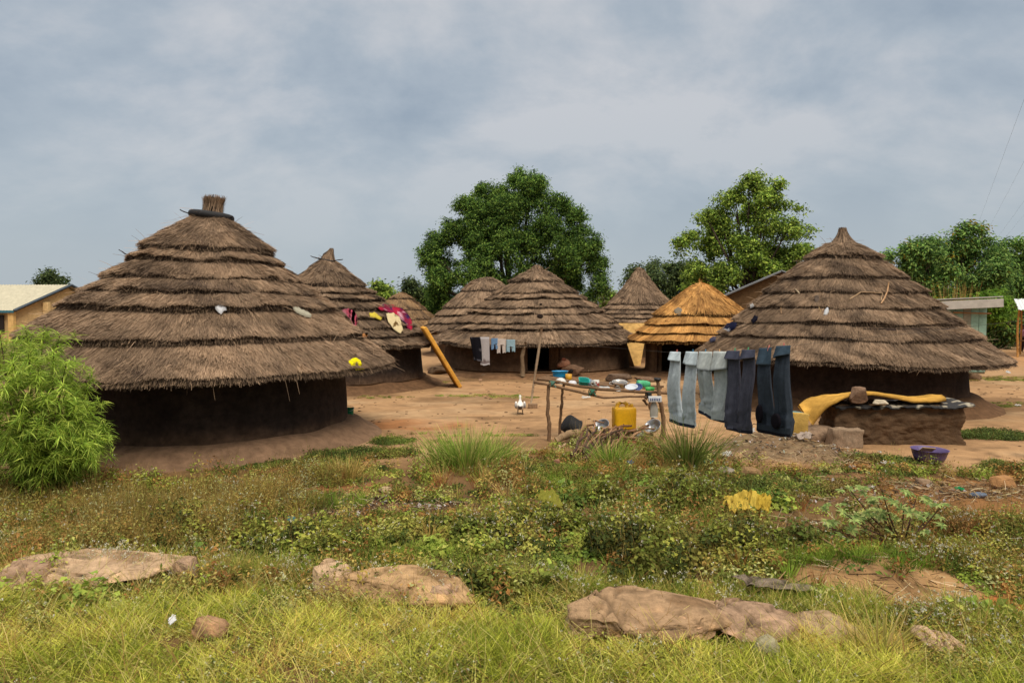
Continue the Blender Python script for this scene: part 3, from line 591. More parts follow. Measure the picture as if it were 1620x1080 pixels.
def stall():
    Y = 38.0; a = at(1609, 490, Y)
    t = thing('market_stall', 'roadside stall with a white roof sheet and yellow posts at the right edge', 'stall', (a[0] + 1.3, Y, 0))
    m = MB(); m.add(corrugated(np.array([a[0] - .2, Y - .4, a[2]]), np.array([a[0] + 3.2, Y - .4, a[2]]), np.array([a[0] + 1.5, Y + 2.4, a[2] + .62]), np.array([a[0] + 4.9, Y + 2.4, a[2] + .62]), 18, .02), lin(230, 230, 228, .7)); m.build('roof', M_sheet, t, smooth=False)
    for x, y in ((.12, 0), (2.9, 0), (1.75, 2.1), (4.5, 2.1)):
        m = MB(); stick(m, (a[0] + x, Y + y, -.05), (a[0] + x, Y + y, a[2] + .05 + y * .24), .05, .045, lin(210, 150, 80, .6), int(x * 9 + y), .006); m.build('post', M_wood, t)
    m = MB(); m.add(box(2.8, .8, .06, (a[0] + 2.1, Y + .4, .85), .01), lin(150, 110, 70, .5)); m.build('counter', M_wood, t)
stall()
# ---------------------------------------------------------------- trees and shrubs
BARK = np.array(lin(92, 78, 64, .55))
def tree(name, label, Y, base_px, blobs, nleaf, lsize, cols, seed, depth=.9, trunk_r=.35, gap=.5, asp=.5, group=None, hollow=.45, up=.6, flowers=None, gain=1.0):
    """blobs: foliage clumps as (px, py, radius px) at about distance Y, each with its own depth"""
    r_ = np.random.default_rng(seed); k = Y / F
    bx = (base_px - 810) * k
    t = thing(name, label, 'tree', (bx, Y, 0), group)
    cs = []
    for (px, py, rp) in blobs:
        p = at(px, py, Y); rr = rp * k
        cs.append((p[0], Y + r_.uniform(-1, 1) * depth * rr * 1.3, p[2], rr))
        if rp > 22: cs.append((p[0] + r_.normal(0, .25) * rr, Y + r_.choice([-1, 1]) * rr * r_.uniform(.6, 1.3) * depth, p[2] + r_.normal(-.1, .2) * rr, rr * .8))
    cs = np.array(cs); w = cs[:, 3] ** 2; w = w / w.sum(); 
    mb = MB()
    # break each clump into smaller bosses so that the crown has shelves and gaps
    sub = []
    for c in cs:
        for j in range(5 if c[3] > 1.0 else 3):
            dd = unit(r_.normal(size=3) + [0, -.25, .25]); sub.append((*(c[:3] + dd * c[3] * r_.uniform(.45, .72)), c[3] * r_.uniform(.32, .52)))
    full = cs; cs = np.concatenate([np.array(sub), cs * [1, 1, 1, .72]]); w = cs[:, 3] ** 1.7; w = w / w.sum()
    # sub clumps: sprays of leaves
    ns = nleaf // 28; bi = r_.choice(len(cs), ns, p=w); d = unit(r_.normal(size=(ns, 3))); d[:, 2] += .18; d = unit(d); rad = (hollow + (1 - hollow) * r_.random(ns) ** .5) * (1 + .05 * r_.normal(size=ns))
    sc_ = cs[bi, :3] + d * (rad * cs[bi, 3])[:, None] * [1, 1, .92]
    keep = (n2d(sc_[:, 0] * 1.3 + sc_[:, 1], sc_[:, 2] * 1.3, 1.6, seed) > -gap); sc_ = sc_[keep]; d = d[keep]; bi = bi[keep]; ns = len(sc_)
    lk = r_.integers(16, 40, ns); idx = np.repeat(np.arange(ns), lk); n = len(idx); sr = (.9 + .5 * r_.random(ns)) * lsize * 1.9
    off = r_.normal(size=(n, 3)) * np.array([1, 1, .72]) * sr[idx][:, None] * .5
    cen = sc_[idx] + off
    nrm = unit(off) * .5 + d[idx] * .35 + np.array([0, 0, up]) + r_.normal(0, .55, (n, 3))
    tone = 2.0 * gain * (.8 + .35 * r_.random(ns) + .22 * n2d(sc_[:, 0], sc_[:, 2], 2.0, seed + 3))
    C = pal(cols, n, .16) * tone[idx][:, None]
    if flowers is not None:
        fl = r_.random(ns) < flowers[1]; C = np.where(fl[idx][:, None] & (r_.random(n) < .55)[:, None], np.array(flowers[0]), C)
    V, Fs, C = leaves(cen, nrm, lsize * r_.uniform(.7, 1.3, n), lsize * asp * r_.uniform(.7, 1.3, n), C, tipdir=off + np.array([0, 0, -.4 * lsize]))
    mb.add((V, Fs), C); mb.build('crown', M_leaf, t, smooth=False)
    cs = full; w = cs[:, 3] ** 2; tk = MB(); zc = cs[:, 2].min(); ztop = np.percentile(cs[:, 2], 60); cx = np.average(cs[:, 0], weights=w); zf = max(.8, min(zc, ztop * .4))
    fork = np.array([bx * .6 + cx * .4, Y, zf]); 
    pth = np.array([[bx, Y, -.1], [bx, Y, .25], [bx + .05, Y, zf * .5], fork]); tk.add(tube(pth, [trunk_r * 1.6, trunk_r * 1.15, trunk_r, trunk_r * .85], 12), BARK)
    for c in [c for c in cs[r_.permutation(len(cs))] if c[3] > 14 * k][:26]:
        e = c[:3] + (r_.normal(0, .1, 3) * c[3]); mid = fork * .5 + e * .5 + np.array([0, 0, -.06 * np.linalg.norm(e - fork)]) + r_.normal(0, .15, 3); q1 = fork * .8 + mid * .2
        tk.add(tube(np.array([fork - [0, 0, .1], q1, mid, e * .6 + mid * .4, e]), np.array([.6, .5, .34, .2, .06]) * trunk_r * .75, 7), BARK)
        for j in range(3):
            e2 = c[:3] + unit(r_.normal(size=3)) * c[3] * .55; s0 = e * .5 + mid * .5; tk.add(tube(np.array([s0, s0 * .5 + e2 * .5 + r_.normal(0, .1, 3), e2]), np.array([.16, .1, .03]) * trunk_r * .75, 5), BARK)
    tk.build('trunk', M_wood, t)
    return t
G1 = [lin(56, 80, 36, .62), lin(74, 100, 44, .64), lin(96, 122, 52, .66), lin(42, 60, 30, .58), lin(120, 142, 64, .68)]
mango = [(825, 292, 30), (790, 305, 26), (850, 300, 28), (757, 303, 22), (880, 328, 28), (745, 335, 30), (808, 335, 40), (860, 358, 42), (912, 352, 22), (905, 375, 32), (718, 368, 26), (690, 392, 26), (683, 425, 24), (708, 430, 36), (760, 395, 46), (830, 400, 50), (890, 415, 45), (934, 395, 26), (945, 425, 24), (765, 445, 42), (695, 466, 26), (900, 455, 40), (730, 480, 30), (945, 452, 22), (840, 450, 45), (690, 490, 22), (930, 470, 20), (665, 395, 8), (708, 352, 10), (800, 470, 38), (760, 485, 32), (850, 480, 36), (725, 505, 26), (790, 352, 40), (775, 370, 36), (745, 365, 26), (770, 340, 28)]
tree('mango_tree', 'big dark green mango tree towering behind the middle hut', 56, 815, mango, 210000, .185, G1, 21, trunk_r=.55, gap=1.1, asp=.5)
G2 = [lin(108, 130, 54, .64), lin(130, 150, 62, .66), lin(86, 106, 46, .6), lin(152, 166, 76, .68), lin(68, 84, 40, .56)]
acacia = [(1195, 288, 17), (1180, 300, 20), (1222, 300, 15), (1165, 312, 22), (1212, 318, 26), (1138, 322, 20), (1240, 332, 17), (1262, 328, 9), (1274, 336, 8), (1286, 333, 5), (1115, 345, 16), (1150, 350, 32), (1200, 350, 36), (1243, 362, 28), (1276, 372, 18), (1296, 382, 10), (1280, 392, 14), (1088, 384, 20), (1072, 386, 9), (1103, 368, 10), (1125, 392, 30), (1175, 395, 36), (1228, 398, 34), (1264, 402, 24), (1285, 405, 13), (1076, 402, 11), (1105, 428, 26), (1150, 435, 30), (1200, 432, 28), (1240, 425, 24), (1128, 458, 22), (1095, 452, 18), (1165, 460, 18)]
tree('shade_tree', 'light green airy tree between the golden hut and the right hut', 52, 1185, acacia, 62000, .21, G2, 22, gain=1.15, trunk_r=.34, gap=.42, asp=.6)
G3 = [lin(66, 80, 50, .58), lin(82, 96, 58, .6), lin(52, 64, 42, .55), lin(100, 112, 66, .6)]
tree('broad_tree', 'dark rounded tree farther off behind the pointed hut', 82, 1040, [(1008, 432, 18), (1035, 424, 16), (1060, 428, 20), (1085, 432, 22), (1000, 448, 18), (1030, 450, 26), (1070, 455, 26), (1100, 450, 22), (1000, 465, 12), (1050, 475, 24), (1090, 478, 20)], 16000, .36, G3, 23, trunk_r=.4, gap=1.2)
G4 = [lin(72, 98, 50, .6), lin(94, 122, 60, .62), lin(54, 76, 42, .56), lin(120, 142, 74, .64)]
YF = (np.array(lin(200, 170, 60, .55)), .09)
tree('flowering_tree', 'tall tree with yellow blossom clusters directly behind the right hut kiosk', 46, 1525, [(1527, 362, 12), (1513, 372, 12), (1545, 368, 14), (1520, 388, 20), (1550, 390, 20), (1500, 400, 22), (1535, 410, 28), (1565, 412, 22), (1510, 430, 28), (1550, 440, 30), (1520, 460, 26), (1575, 440, 20), (1560, 465, 22)], 20000, .25, G4, 24, gain=1.25, trunk_r=.25, gap=.7, asp=.4, flowers=YF)
tree('flowering_tree', 'shorter tree with yellow blossom clusters closest to the right hut roof', 44, 1440, [(1445, 392, 15), (1425, 402, 14), (1402, 410, 11), (1470, 388, 16), (1455, 410, 22), (1430, 420, 16), (1480, 410, 20), (1470, 432, 24), (1440, 435, 18), (1485, 450, 22), (1460, 455, 20), (1490, 470, 18)], 15000, .23, G4, 25, gain=1.25, trunk_r=.2, gap=.7, asp=.4, flowers=YF)
tree('flowering_tree', 'tree with reddish twigs and few blossoms cut off by the right edge', 48, 1610, [(1585, 392, 13), (1605, 390, 14), (1570, 402, 10), (1625, 396, 16), (1600, 410, 22), (1580, 420, 18), (1630, 420, 24), (1605, 440, 26), (1585, 455, 20), (1635, 455, 26), (1650, 430, 20), (1612, 468, 22)], 17000, .24, G4, 26, gain=1.25, trunk_r=.22, gap=.6, asp=.4, flowers=(np.array(lin(150, 110, 60, .5)), .05))
G5 = [lin(92, 122, 44, .64), lin(112, 142, 52, .66), lin(70, 96, 36, .6)]
tree('bush', 'light green bush growing behind the flat roof of the kiosk', 36, 1530, [(1490, 492, 18), (1515, 486, 18), (1545, 480, 20), (1570, 474, 18), (1530, 500, 25), (1590, 480, 16), (1575, 500, 20)], 9000, .17, G5, 27, trunk_r=.08, gap=1.5)
tree('bush', 'tall dark bush beside the kiosk near the right edge', 46, 1590, [(1578, 490, 18), (1596, 488, 14), (1573, 510, 18), (1590, 512, 20), (1583, 532, 18), (1594, 528, 13), (1586, 500, 20), (1566, 530, 14), (1572, 546, 12), (1590, 545, 12)], 12000, .21, G4 + [lin(110, 100, 60, .55)], 28, trunk_r=.08, gap=1.2)
tree('small_tree', 'feathery tree showing between the hooked hut and the distant cone hut', 62, 606, [(600, 455, 9), (612, 460, 11), (596, 466, 10), (618, 470, 12), (630, 474, 10), (608, 478, 14)], 4000, .28, G2, 29, trunk_r=.15)
tree('small_tree', 'dark tree just left of the big mango tree', 70, 655, [(648, 452, 9), (656, 460, 13), (645, 466, 10), (668, 464, 11), (660, 474, 16), (678, 478, 14), (640, 480, 12)], 5000, .32, G3, 30, trunk_r=.15)
tree('small_tree', 'lone dark tree behind the cream house roof', 72, 80, [(70, 438, 9), (85, 436, 9), (62, 445, 7), (96, 446, 9), (78, 448, 12), (92, 456, 10), (108, 462, 9), (84, 462, 12)], 3600, .32, G3, 31, trunk_r=.2, gap=.5)
tree('small_tree', 'thin dry looking scrub right of the big mango tree', 60, 960, [(948, 470, 7), (957, 464, 7), (966, 468, 7), (955, 478, 10), (970, 480, 8), (975, 472, 5)], 1500, .24, [lin(130, 120, 84, .55), lin(96, 110, 60, .55), lin(130, 160, 60, .6)], 32, trunk_r=.06, gap=.3)
def far_wood():
    r_ = np.random.default_rng(5); n = 30000; x = r_.uniform(-190, 190, n); y = r_.uniform(150, 190, n); hmax = 4 + 1.8 * n2d(x, 0 * x, 14, 4) + r_.normal(0, .5, n); z = hmax * r_.random(n) ** .7
    V, Fs, C = leaves(np.stack([x, y, z], 1), r_.normal(size=(n, 3)) + [0, -.3, .5], .8, .6, pal(G3, n, .2)); mb = MB(); mb.add((V, Fs), C)
    tag(mb.build('distant_wood', M_leaf, smooth=False), 'low line of far off woodland along the horizon', 'woodland', kind='stuff')
far_wood()
def reeds():
    r_ = np.random.default_rng(9); a = at(1511, 480, 31); n = 240; base = np.stack([a[0] + r_.normal(0, .28, n), 31 + r_.normal(0, .25, n), np.zeros(n)], 1)
    d = np.stack([r_.normal(0, .1, n), r_.normal(0, .1, n), np.ones(n)], 1); L = r_.uniform(2.7, 4.3, n) * .92
    V, Fs, C = blades(base, d, np.full(n, .022), L, np.stack([r_.normal(.05, .15, n), r_.normal(0, .15, n), 0 * L - .1], 1), pal([lin(220, 186, 110, .66), lin(190, 150, 84, .6), lin(150, 140, 70, .6)], n), None, .4, 3)
    tag(MB().add((V, Fs), C).build('reed_clump', M_straw, smooth=False), 'clump of tall dry yellow reeds standing behind the kiosk roof', 'reeds')
reeds()
def oleander():
    r_ = np.random.default_rng(14); c = at(62, 700, 9.9); base = np.array([c[0], 9.9, 0.]); t = thing('oleander_shrub', 'bright green oleander like shrub with narrow leaves at the left edge', 'shrub', base)
    lf = MB(); st = MB(); tips = []
    for px, py, q in [(20, 540, .5), (55, 545, .3), (85, 555, -.2), (105, 575, -.1), (60, 590, -.5), (20, 600, -.4), (-20, 560, 0), (115, 600, .2), (75, 625, -.6), (120, 640, -.3), (140, 640, .1), (155, 690, -.2), (130, 700, -.5), (95, 690, -.7), (60, 670, -.7), (30, 660, -.7), (0, 640, -.5), (-30, 620, 0), (35, 700, -.6), (165, 685, .1), (10, 700, -.5), (110, 655, .5), (-20, 690, -.2), (70, 525, .4), (40, 518, .2), (0, 528, .2), (150, 655, .3), (85, 735, -.4), (130, 725, -.2), (50, 730, -.5), (100, 610, -.6), (20, 575, -.6), (120, 570, .2), (45, 560, -.5), (-10, 540, .3), (95, 530, .5), (140, 610, .4), (5, 610, -.7), (160, 700, .3), (145, 720, -.4)]:
        e = at(px, py, 9.9 + q * 1.1); tips.append(e)
    for ti, e in enumerate(tips):
        b0 = base + [r_.normal(0, .12), r_.normal(0, .12), 0]; m1 = b0 * .5 + e * .5 + [0, 0, .12]; P = np.array([b0, b0 * .7 + m1 * .3, m1, m1 * .45 + e * .55 + [0, 0, .05], e]); st.add(tube(P, [.022, .018, .014, .009, .005], 6), lin(120, 104, 70, .55))
        for tt in list(r_.uniform(.35, .96, 30)) + [.98, 1.0]:
            i = tt * 4; i0 = min(int(i), 3); p = P[i0] + (P[i0 + 1] - P[i0]) * (i - i0) + r_.normal(0, .05, 3) * (tt < .95); ax = unit(unit(P[i0 + 1] - P[i0]) + np.array([0, 0, .6]) + r_.normal(0, .25, 3))
            if tt < .95: p = p + unit(r_.normal(size=3)) * .2
            n = r_.integers(18, 30); q = r_.uniform(0, 6.28, n); sd = unit(np.cross(ax, [0.3, .9, .1])); s2 = np.cross(ax, sd)
            el = r_.uniform(-.35, .9, n); d = np.cos(el)[:, None] * (np.cos(q)[:, None] * sd + np.sin(q)[:, None] * s2) + np.sin(el)[:, None] * ax
            L = r_.uniform(.1, .18, n) * (1.15 if tt > .95 else 1); bs = p + ax * r_.uniform(-.1, .03, n)[:, None]
            tone = (1.0 if tt > .95 else r_.uniform(.6, .95))
            C = pal([lin(150, 172, 62, .7), lin(178, 194, 86, .74), lin(122, 148, 56, .66)], n, .12) * tone * 1.7
            up_ = np.cross(d, np.cross(np.array([0, 0, 1.]), d))
            # lance shaped: wide in the middle
            k = 3; side = unit(np.cross(d, up_ + r_.normal(0, .4, (n, 3)))); bend = np.stack([0 * L, 0 * L, -.35 * L * r_.uniform(.2, 1.2, n)], 1); rows = []
            for s_, w_ in ((0, .25), (.45, 1.0), (1.0, .08)):
                pp = bs + d * (L * s_)[:, None] + bend * s_ * s_; rows += [pp - side * .0062 * w_, pp + side * .0062 * w_]
            Vv = np.stack(rows, 1).reshape(-1, 3); b_ = np.arange(n)[:, None] * 6
            lf.add((Vv, [np.concatenate([b_ + [[0, 1, 3, 2]], b_ + [[2, 3, 5, 4]]])]), np.repeat(C, 6, 0))
    lf.build('foliage', M_leaf, t, smooth=False); st.build('stems', M_wood, t)
oleander()
def tuft(px, py, n, L, spread, cols, label, name='grass_tuft', seed=1, wid=.016, cat='grass tuft', group='tall grass tufts at the yard edge', droop=.55):
    n = int(n * 1.6); r_ = np.random.default_rng(seed); c = gp(px, py); q = r_.uniform(0, 6.28, n); rad = np.abs(r_.normal(0, spread * .35, n))
    base = np.stack([c[0] + rad * np.cos(q), c[1] + rad * np.sin(q) * .7, 0 * q + gz(c[0], c[1]) - .02], 1); lean = r_.uniform(.05, .75, n)
    d = np.stack([np.cos(q) * lean + r_.normal(0, .12, n), np.sin(q) * lean, np.ones(n)], 1); ll = L * r_.uniform(.5, 1.1, n); dr = droop * ll * r_.random(n) ** 1.5
    V, Fs, C = blades(base, d, wid * r_.uniform(.6, 1.3, n), ll, np.stack([np.cos(q) * dr * .7, np.sin(q) * dr * .7, -dr * .7], 1), pal(cols, n, .15) * VEG, None, .12, 4)
    return tag(MB().add((V, Fs), C).build(name, M_weed, smooth=False), label, cat, group)
GT = [lin(140, 166, 62, .66), lin(166, 184, 84, .68), lin(110, 138, 50, .62), lin(190, 176, 104, .62)]
tuft(738, 742, 420, .85, .7, GT, 'large bright green tuft of tall grass left of the dish rack', seed=1)
tuft(706, 738, 200, .6, .5, GT, 'lower green grass tuft hugging the left side of the largest tuft', seed=2)
tuft(780, 733, 220, .68, .5, GT, 'green grass tuft on the right side of the largest tuft', seed=5)
tuft(968, 737, 210, .62, .45, GT, 'grass tuft growing in front of the firewood under the rack', seed=3)
tuft(1088, 740, 300, .95, .6, [lin(120, 140, 58, .6), lin(146, 160, 74, .64), lin(96, 112, 46, .58), lin(170, 156, 96, .6)], 'dark tall grass tuft below the pale trousers', seed=4)
tuft(545, 762, 260, .42, .6, [lin(206, 180, 104, .64), lin(180, 150, 82, .6), lin(150, 140, 66, .6)], 'dry straw yellow grass tuft near the big left hut', seed=6, group='dry tufts in the weeds')
tuft(1248, 925, 40, .2, .08, [lin(150, 180, 66, .68), lin(170, 190, 80, .68)], 'small stiff bright green tuft in the right weeds', seed=7, group=None, wid=.014, droop=.1)
tuft(1395, 1062, 60, .55, .35, [lin(200, 176, 104, .62), lin(170, 160, 80, .6)], 'thin pale seeding grass tuft at the bottom right', seed=8, group='dry tufts in the weeds')
def young_plant():
    """young castor like plant with grey green divided leaves"""
    r_ = np.random.default_rng(33); c = gp(1425, 872); base = np.array([c[0], c[1], gz(c[0], c[1])]); t = thing('castor_plant', 'spreading young plant with grey green lobed leaves on the rubbish', 'plant', base)
    st = MB(); lf = MB()
    ends = [(1320, 800), (1345, 775), (1365, 815), (1385, 790), (1405, 830), (1430, 800), (1450, 785), (1470, 815), (1490, 800), (1300, 830), (1335, 845), (1375, 850), (1420, 850), (1460, 845), (1350, 830), (1440, 825), (1400, 810), (1395, 775)]
    for i, (px, py) in enumerate(ends):
        e = at(px, py, c[1] + r_.uniform(-.35, .5)); e[2] = max(e[2], .12); m = base * .45 + e * .55 + [0, 0, -.02]
        st.add(tube([base, base * .75 + m * .25 + [0, 0, .05], m, e], [.012, .01, .008, .004], 6), lin(104, 74, 60, .5))
        for j in range(4):
            cc = e + r_.normal(0, .085, 3) * [1, 1, .5]; nrm = unit(np.array([0, -.4, 1.]) + r_.normal(0, .3, 3)); d0 = unit(np.cross(nrm, r_.normal(size=3))); s0 = np.cross(nrm, d0); nl = 7
            a = np.linspace(-2.3, 2.3, nl); L = .085 * (1 - .35 * np.abs(a) / 2.3) * r_.uniform(.8, 1.25); d = np.cos(a)[:, None] * d0 + np.sin(a)[:, None] * s0
            V, Fs, C = leaves(cc + d * L[:, None] * .55, np.tile(nrm, (nl, 1)), L * 1.15, .032, pal([lin(134, 150, 80, .8), lin(108, 128, 66, .74), lin(160, 172, 100, .84)], nl, .1), tipdir=d); lf.add((V, Fs), C)
    st.build('stems', M_wood, t); lf.build('foliage', M_weed, t, smooth=False)
young_plant()

# ---------------------------------------------------------------- ground cover
def weeds(name, label, npl, area, hgt, rad, lsize, asp, cols, seed, lpp=60, dens=None, kind='herb', flowers=0, stems=None, mat=None, flat=.5, cat='weeds', gain=2.0):
    """area(n) -> x, y of plants; every plant is a small dome of leaves"""
    r_ = np.random.default_rng(seed); x, y = area(npl, r_)
    if dens is not None:
        k = r_.random(len(x)) < dens(x, y); x, y = x[k], y[k]
    n = len(x); mb = MB()
    if not n: return
    cl = .5 + .5 * n2d(x, y, .8, seed); hh = hgt * (.2 + 1.35 * np.clip(cl, 0, 1) ** 1.6) * r_.uniform(.65, 1.3, n); rr = rad * r_.uniform(.6, 1.4, n); z0 = gz(x, y)
    lp = r_.poisson(lpp, n); idx = np.repeat(np.arange(n), lp); N = len(idx); d = unit(r_.normal(size=(N, 3))); d[:, 2] = np.abs(d[:, 2])
    q = r_.random(N) ** .45; cen = np.stack([x[idx] + d[:, 0] * rr[idx] * q, y[idx] + d[:, 1] * rr[idx] * q, z0[idx] + .01 + d[:, 2] * hh[idx] * q], 1)
    nrm = d * .5 + [0, 0, flat] + r_.normal(0, .45, (N, 3))
    ptone = np.clip(1.0 + .5 * r_.normal(size=n) * .6 + .25 * n2d(x, y, 1.3, seed + 1), .45, 1.5)
    ci = np.clip((n2d(x, y, .55, seed + 2, 2) * .62 + .5 + r_.normal(0, .1, n)) * len(cols), 0, len(cols) - 1).astype(int); pc = np.asarray(cols)[ci]
    C = gain * np.array([1.12, 1.05, .86]) * pc[idx] * ptone[idx][:, None] * (1 + r_.normal(0, .12, (N, 1))) * (1 + r_.normal(0, .04, (N, 3)))
    C = C * .86 + C.mean(1, keepdims=True) * [.16, .14, .08]
    V, Fs, C = leaves(cen, nrm, lsize * r_.uniform(.6, 1.4, N), lsize * asp * r_.uniform(.7, 1.3, N), np.clip(C, .004, .42)); mb.add((V, Fs), C)
    if stems:
        M = n * stems[0]; i2 = r_.integers(0, n, M); b = np.stack([x[i2] + r_.normal(0, .3, M) * rr[i2], y[i2] + r_.normal(0, .3, M) * rr[i2], z0[i2]], 1); dd = np.stack([r_.normal(0, .3, M), r_.normal(0, .3, M), np.ones(M)], 1)
        V, Fs, C = blades(b, dd, np.full(M, .004), hh[i2] * r_.uniform(.7, 1.45, M), r_.normal(0, .03, (M, 3)), pal(stems[1], M, .15), None, .4, 2); mb.add((V, Fs), C)
    ob = tag(mb.build(name, mat or M_weed, smooth=False), label, cat, kind='stuff')
    if flowers:
        M = int(n * flowers); i2 = r_.integers(0, n, M); k = r_.random(M) < np.clip(.5 + .9 * n2d(x[i2], y[i2], .7, seed + 9), 0, 1); i2 = i2[k]; M = len(i2)
        b = np.stack([x[i2] + r_.normal(0, .55, M) * rr[i2], y[i2] + r_.normal(0, .55, M) * rr[i2], z0[i2] + hh[i2] * r_.uniform(.75, 1.2, M)], 1); cc = np.repeat(b, 5, 0) + r_.normal(0, .007, (M * 5, 3))
        V, Fs, C = leaves(cc, r_.normal(size=(M * 5, 3)) + [0, -.3, .4], .014, .011, pal([lin(232, 226, 204, .75), lin(214, 206, 176, .7)], M * 5, .05)); fb = MB(); fb.add((V, Fs), C)
        V, Fs, C = blades(b - [0, 0, .12], np.tile([0, 0, 1.], (M, 1)), np.full(M, .003), np.full(M, .12), r_.normal(0, .01, (M, 3)), np.array(lin(140, 130, 70, .6)), None, .6, 1); fb.add((V, Fs), C)
        tag(fb.build('white_flowers', M_weed, smooth=False), 'tiny white flower heads sprinkled over the ' + label.split(' ', 1)[1], 'flowers', kind='stuff')
    return ob
def strip(y0, y1):
    def f(n, r_):
        y = np.sqrt(r_.uniform(y0 ** 2, y1 ** 2, n)); x = r_.uniform(-.80, .80, n) * y; return x, y
    return f
def patch(lst):
    """list of (px, py, rx, ry) ellipses on the ground"""
    def f(n, r_):
        a = np.array([l[2] * l[3] for l in lst]); i = r_.choice(len(lst), n, p=a / a.sum()); q = r_.uniform(0, 6.28, n); s = np.sqrt(r_.random(n)) * (1 + .2 * np.sin(q * 3 + i))
        c = np.array([gp(l[0], l[1])[:2] for l in lst])[i]; e = np.array([l[2:4] for l in lst])[i]
        return c[:, 0] + np.cos(q) * s * e[:, 0], c[:, 1] + np.sin(q) * s * e[:, 1]
    return f
def clear(x, y):
    """1 where the weeds may grow: thinned on bare soil, rubbish and stones"""
    o = np.ones_like(x)
    for (px, py, rx, ry, k) in ((600, 805, 1.9, .35, .85), (455, 763, .9, .3, .95), (1390, 940, .9, .5, .85), (1430, 780, 2.3, 1.1, .9), (1560, 800, 1.4, 1.2, .75), (1330, 840, 1.0, .35, .6), (1250, 722, 1.7, .7, .97), (1580, 890, .5, .4, .7), (1250, 835, .8, .3, .6), (560, 778, 1.2, .25, .7), (1500, 735, 1.2, .5, .4)):
        o = o * (1 - k * pell(x, y, px, py, rx, ry, seed=int(px)))
    edge = 11.55 + 2.0 * np.exp(-((x - 1.4) / 2.6) ** 2) + .5 * n2d(x, y, 1.4, 21)
    return o * np.clip((edge - y) / .5, 0, 1)
OL = [lin(96, 108, 38, .66), lin(150, 132, 58, .68), lin(78, 92, 34, .58), lin(172, 142, 74, .66), lin(104, 118, 42, .64), lin(140, 98, 52, .58), lin(116, 132, 46, .66), lin(184, 156, 88, .66), lin(90, 102, 38, .6), lin(156, 112, 60, .6)]
GRN = [lin(84, 106, 36, .62), lin(104, 124, 44, .64), lin(64, 84, 32, .58), lin(132, 140, 54, .66)]
DRY = [lin(186, 154, 84, .66), lin(160, 128, 66, .62), lin(140, 124, 56, .6), lin(204, 174, 104, .68), lin(120, 106, 50, .56)]
weeds('weeds', 'mixed olive and brown weeds covering the waste strip', 6200, strip(6.2, 14.2), .32, .13, .046, .55, OL, 41, 48, dens=lambda x, y: clear(x, y) * np.clip(.62 + 1.1 * n2d(x, y, .7, 41), .04, 1), flowers=.35, stems=(7, DRY))
weeds('creeping_weeds', 'low green creepers spread over the waste strip', 3800, strip(6.0, 14.4), .07, .2, .048, .62, GRN, 42, 45, dens=lambda x, y: clear(x, y) * np.clip(.45 + .95 * n2d(x, y, .9, 77), 0, 1))
weeds('dry_weeds', 'tan dry weeds in front of the big left hut', 1500, patch([(90, 810, 1.8, .9), (260, 812, 1.8, .8), (390, 800, .9, .5), (40, 850, 1.3, .7), (230, 855, 1.2, .6), (500, 768, .5, .25)]), 0.42, .15, .034, .36, DRY + [lin(120, 124, 56, .6), lin(104, 108, 48, .56)], 43, 90, stems=(14, DRY), flowers=.15)
weeds('leafy_weeds', 'dark green leafy weeds with white flowers in the centre', 1500, patch([(1060, 800, .9, .5), (1200, 880, .7, .35), (640, 840, .7, .35), (560, 860, .5, .3), (1300, 880, .5, .3), (800, 930, .62, .35), (900, 890, .9, .5), (960, 850, .7, .5), (1050, 890, .6, .5), (860, 840, .8, .5), (740, 850, .5, .4), (350, 850, .7, .45), (470, 880, .6, .35), (1030, 930, .5, .25)]), .34, .17, .056, .66, [lin(72, 86, 32, .6), lin(92, 104, 38, .62), lin(116, 122, 48, .64), lin(58, 70, 28, .55), lin(126, 126, 56, .62)], 44, 105, dens=lambda x, y: np.clip(.5 + 1.1 * n2d(x, y, .6, 45), .03, 1), flowers=1.9, stems=(9, DRY))
weeds('flower_weeds', 'white flowered weeds along the right side of the strip', 800, patch([(1570, 900, .6, .6), (1600, 1000, .35, .4), (1480, 900, .45, .35), (1430, 1000, .4, .25), (1540, 1050, .35, .2), (1230, 890, .6, .35), (1120, 880, .5, .35), (1590, 1060, .3, .2), (1530, 840, .6, .3)]), .26, .15, .034, .5, OL[:3] + [lin(100, 112, 48, .62), lin(130, 96, 56, .55)], 45, 85, flowers=1.9, stems=(9, DRY))
weeds('mat_weeds', 'dense dark green mat of weeds by the wall and hut plinth', 1500, patch([(1220, 772, 1.25, .55), (560, 722, 1.0, .45), (470, 738, .9, .3), (1390, 730, .7, .2), (1570, 690, .9, .5), (1420, 745, .5, .25), (1150, 790, .8, .5), (1000, 755, 1.5, .5), (620, 700, .4, .3), (850, 740, .9, .4), (1600, 740, .5, .3)]), .13, .16, .036, .55, [lin(66, 82, 36, .58), lin(84, 100, 42, .6), lin(108, 118, 50, .62), lin(112, 96, 52, .56)], 46, 75, stems=(3, DRY))
weeds('yard_grass', 'thin patches of short green grass on the sandy yard', 620, patch([(760, 626, 1.3, .35), (830, 628, .7, .25), (640, 686, .55, .12), (700, 700, .3, .1), (665, 716, .35, .1), (700, 604, .9, .3), (720, 690, .4, .15), (600, 628, .8, .3), (640, 605, .6, .4), (800, 688, .6, .15), (1600, 600, 3.4, .8), (1580, 690, 1.0, .4), (1050, 650, .3, .2), (1540, 640, 1.4, .6)]), .05, .12, .05, .22, [lin(110, 126, 54, .62), lin(134, 140, 66, .62), lin(150, 130, 76, .6)], 47, 40, cat='grass')
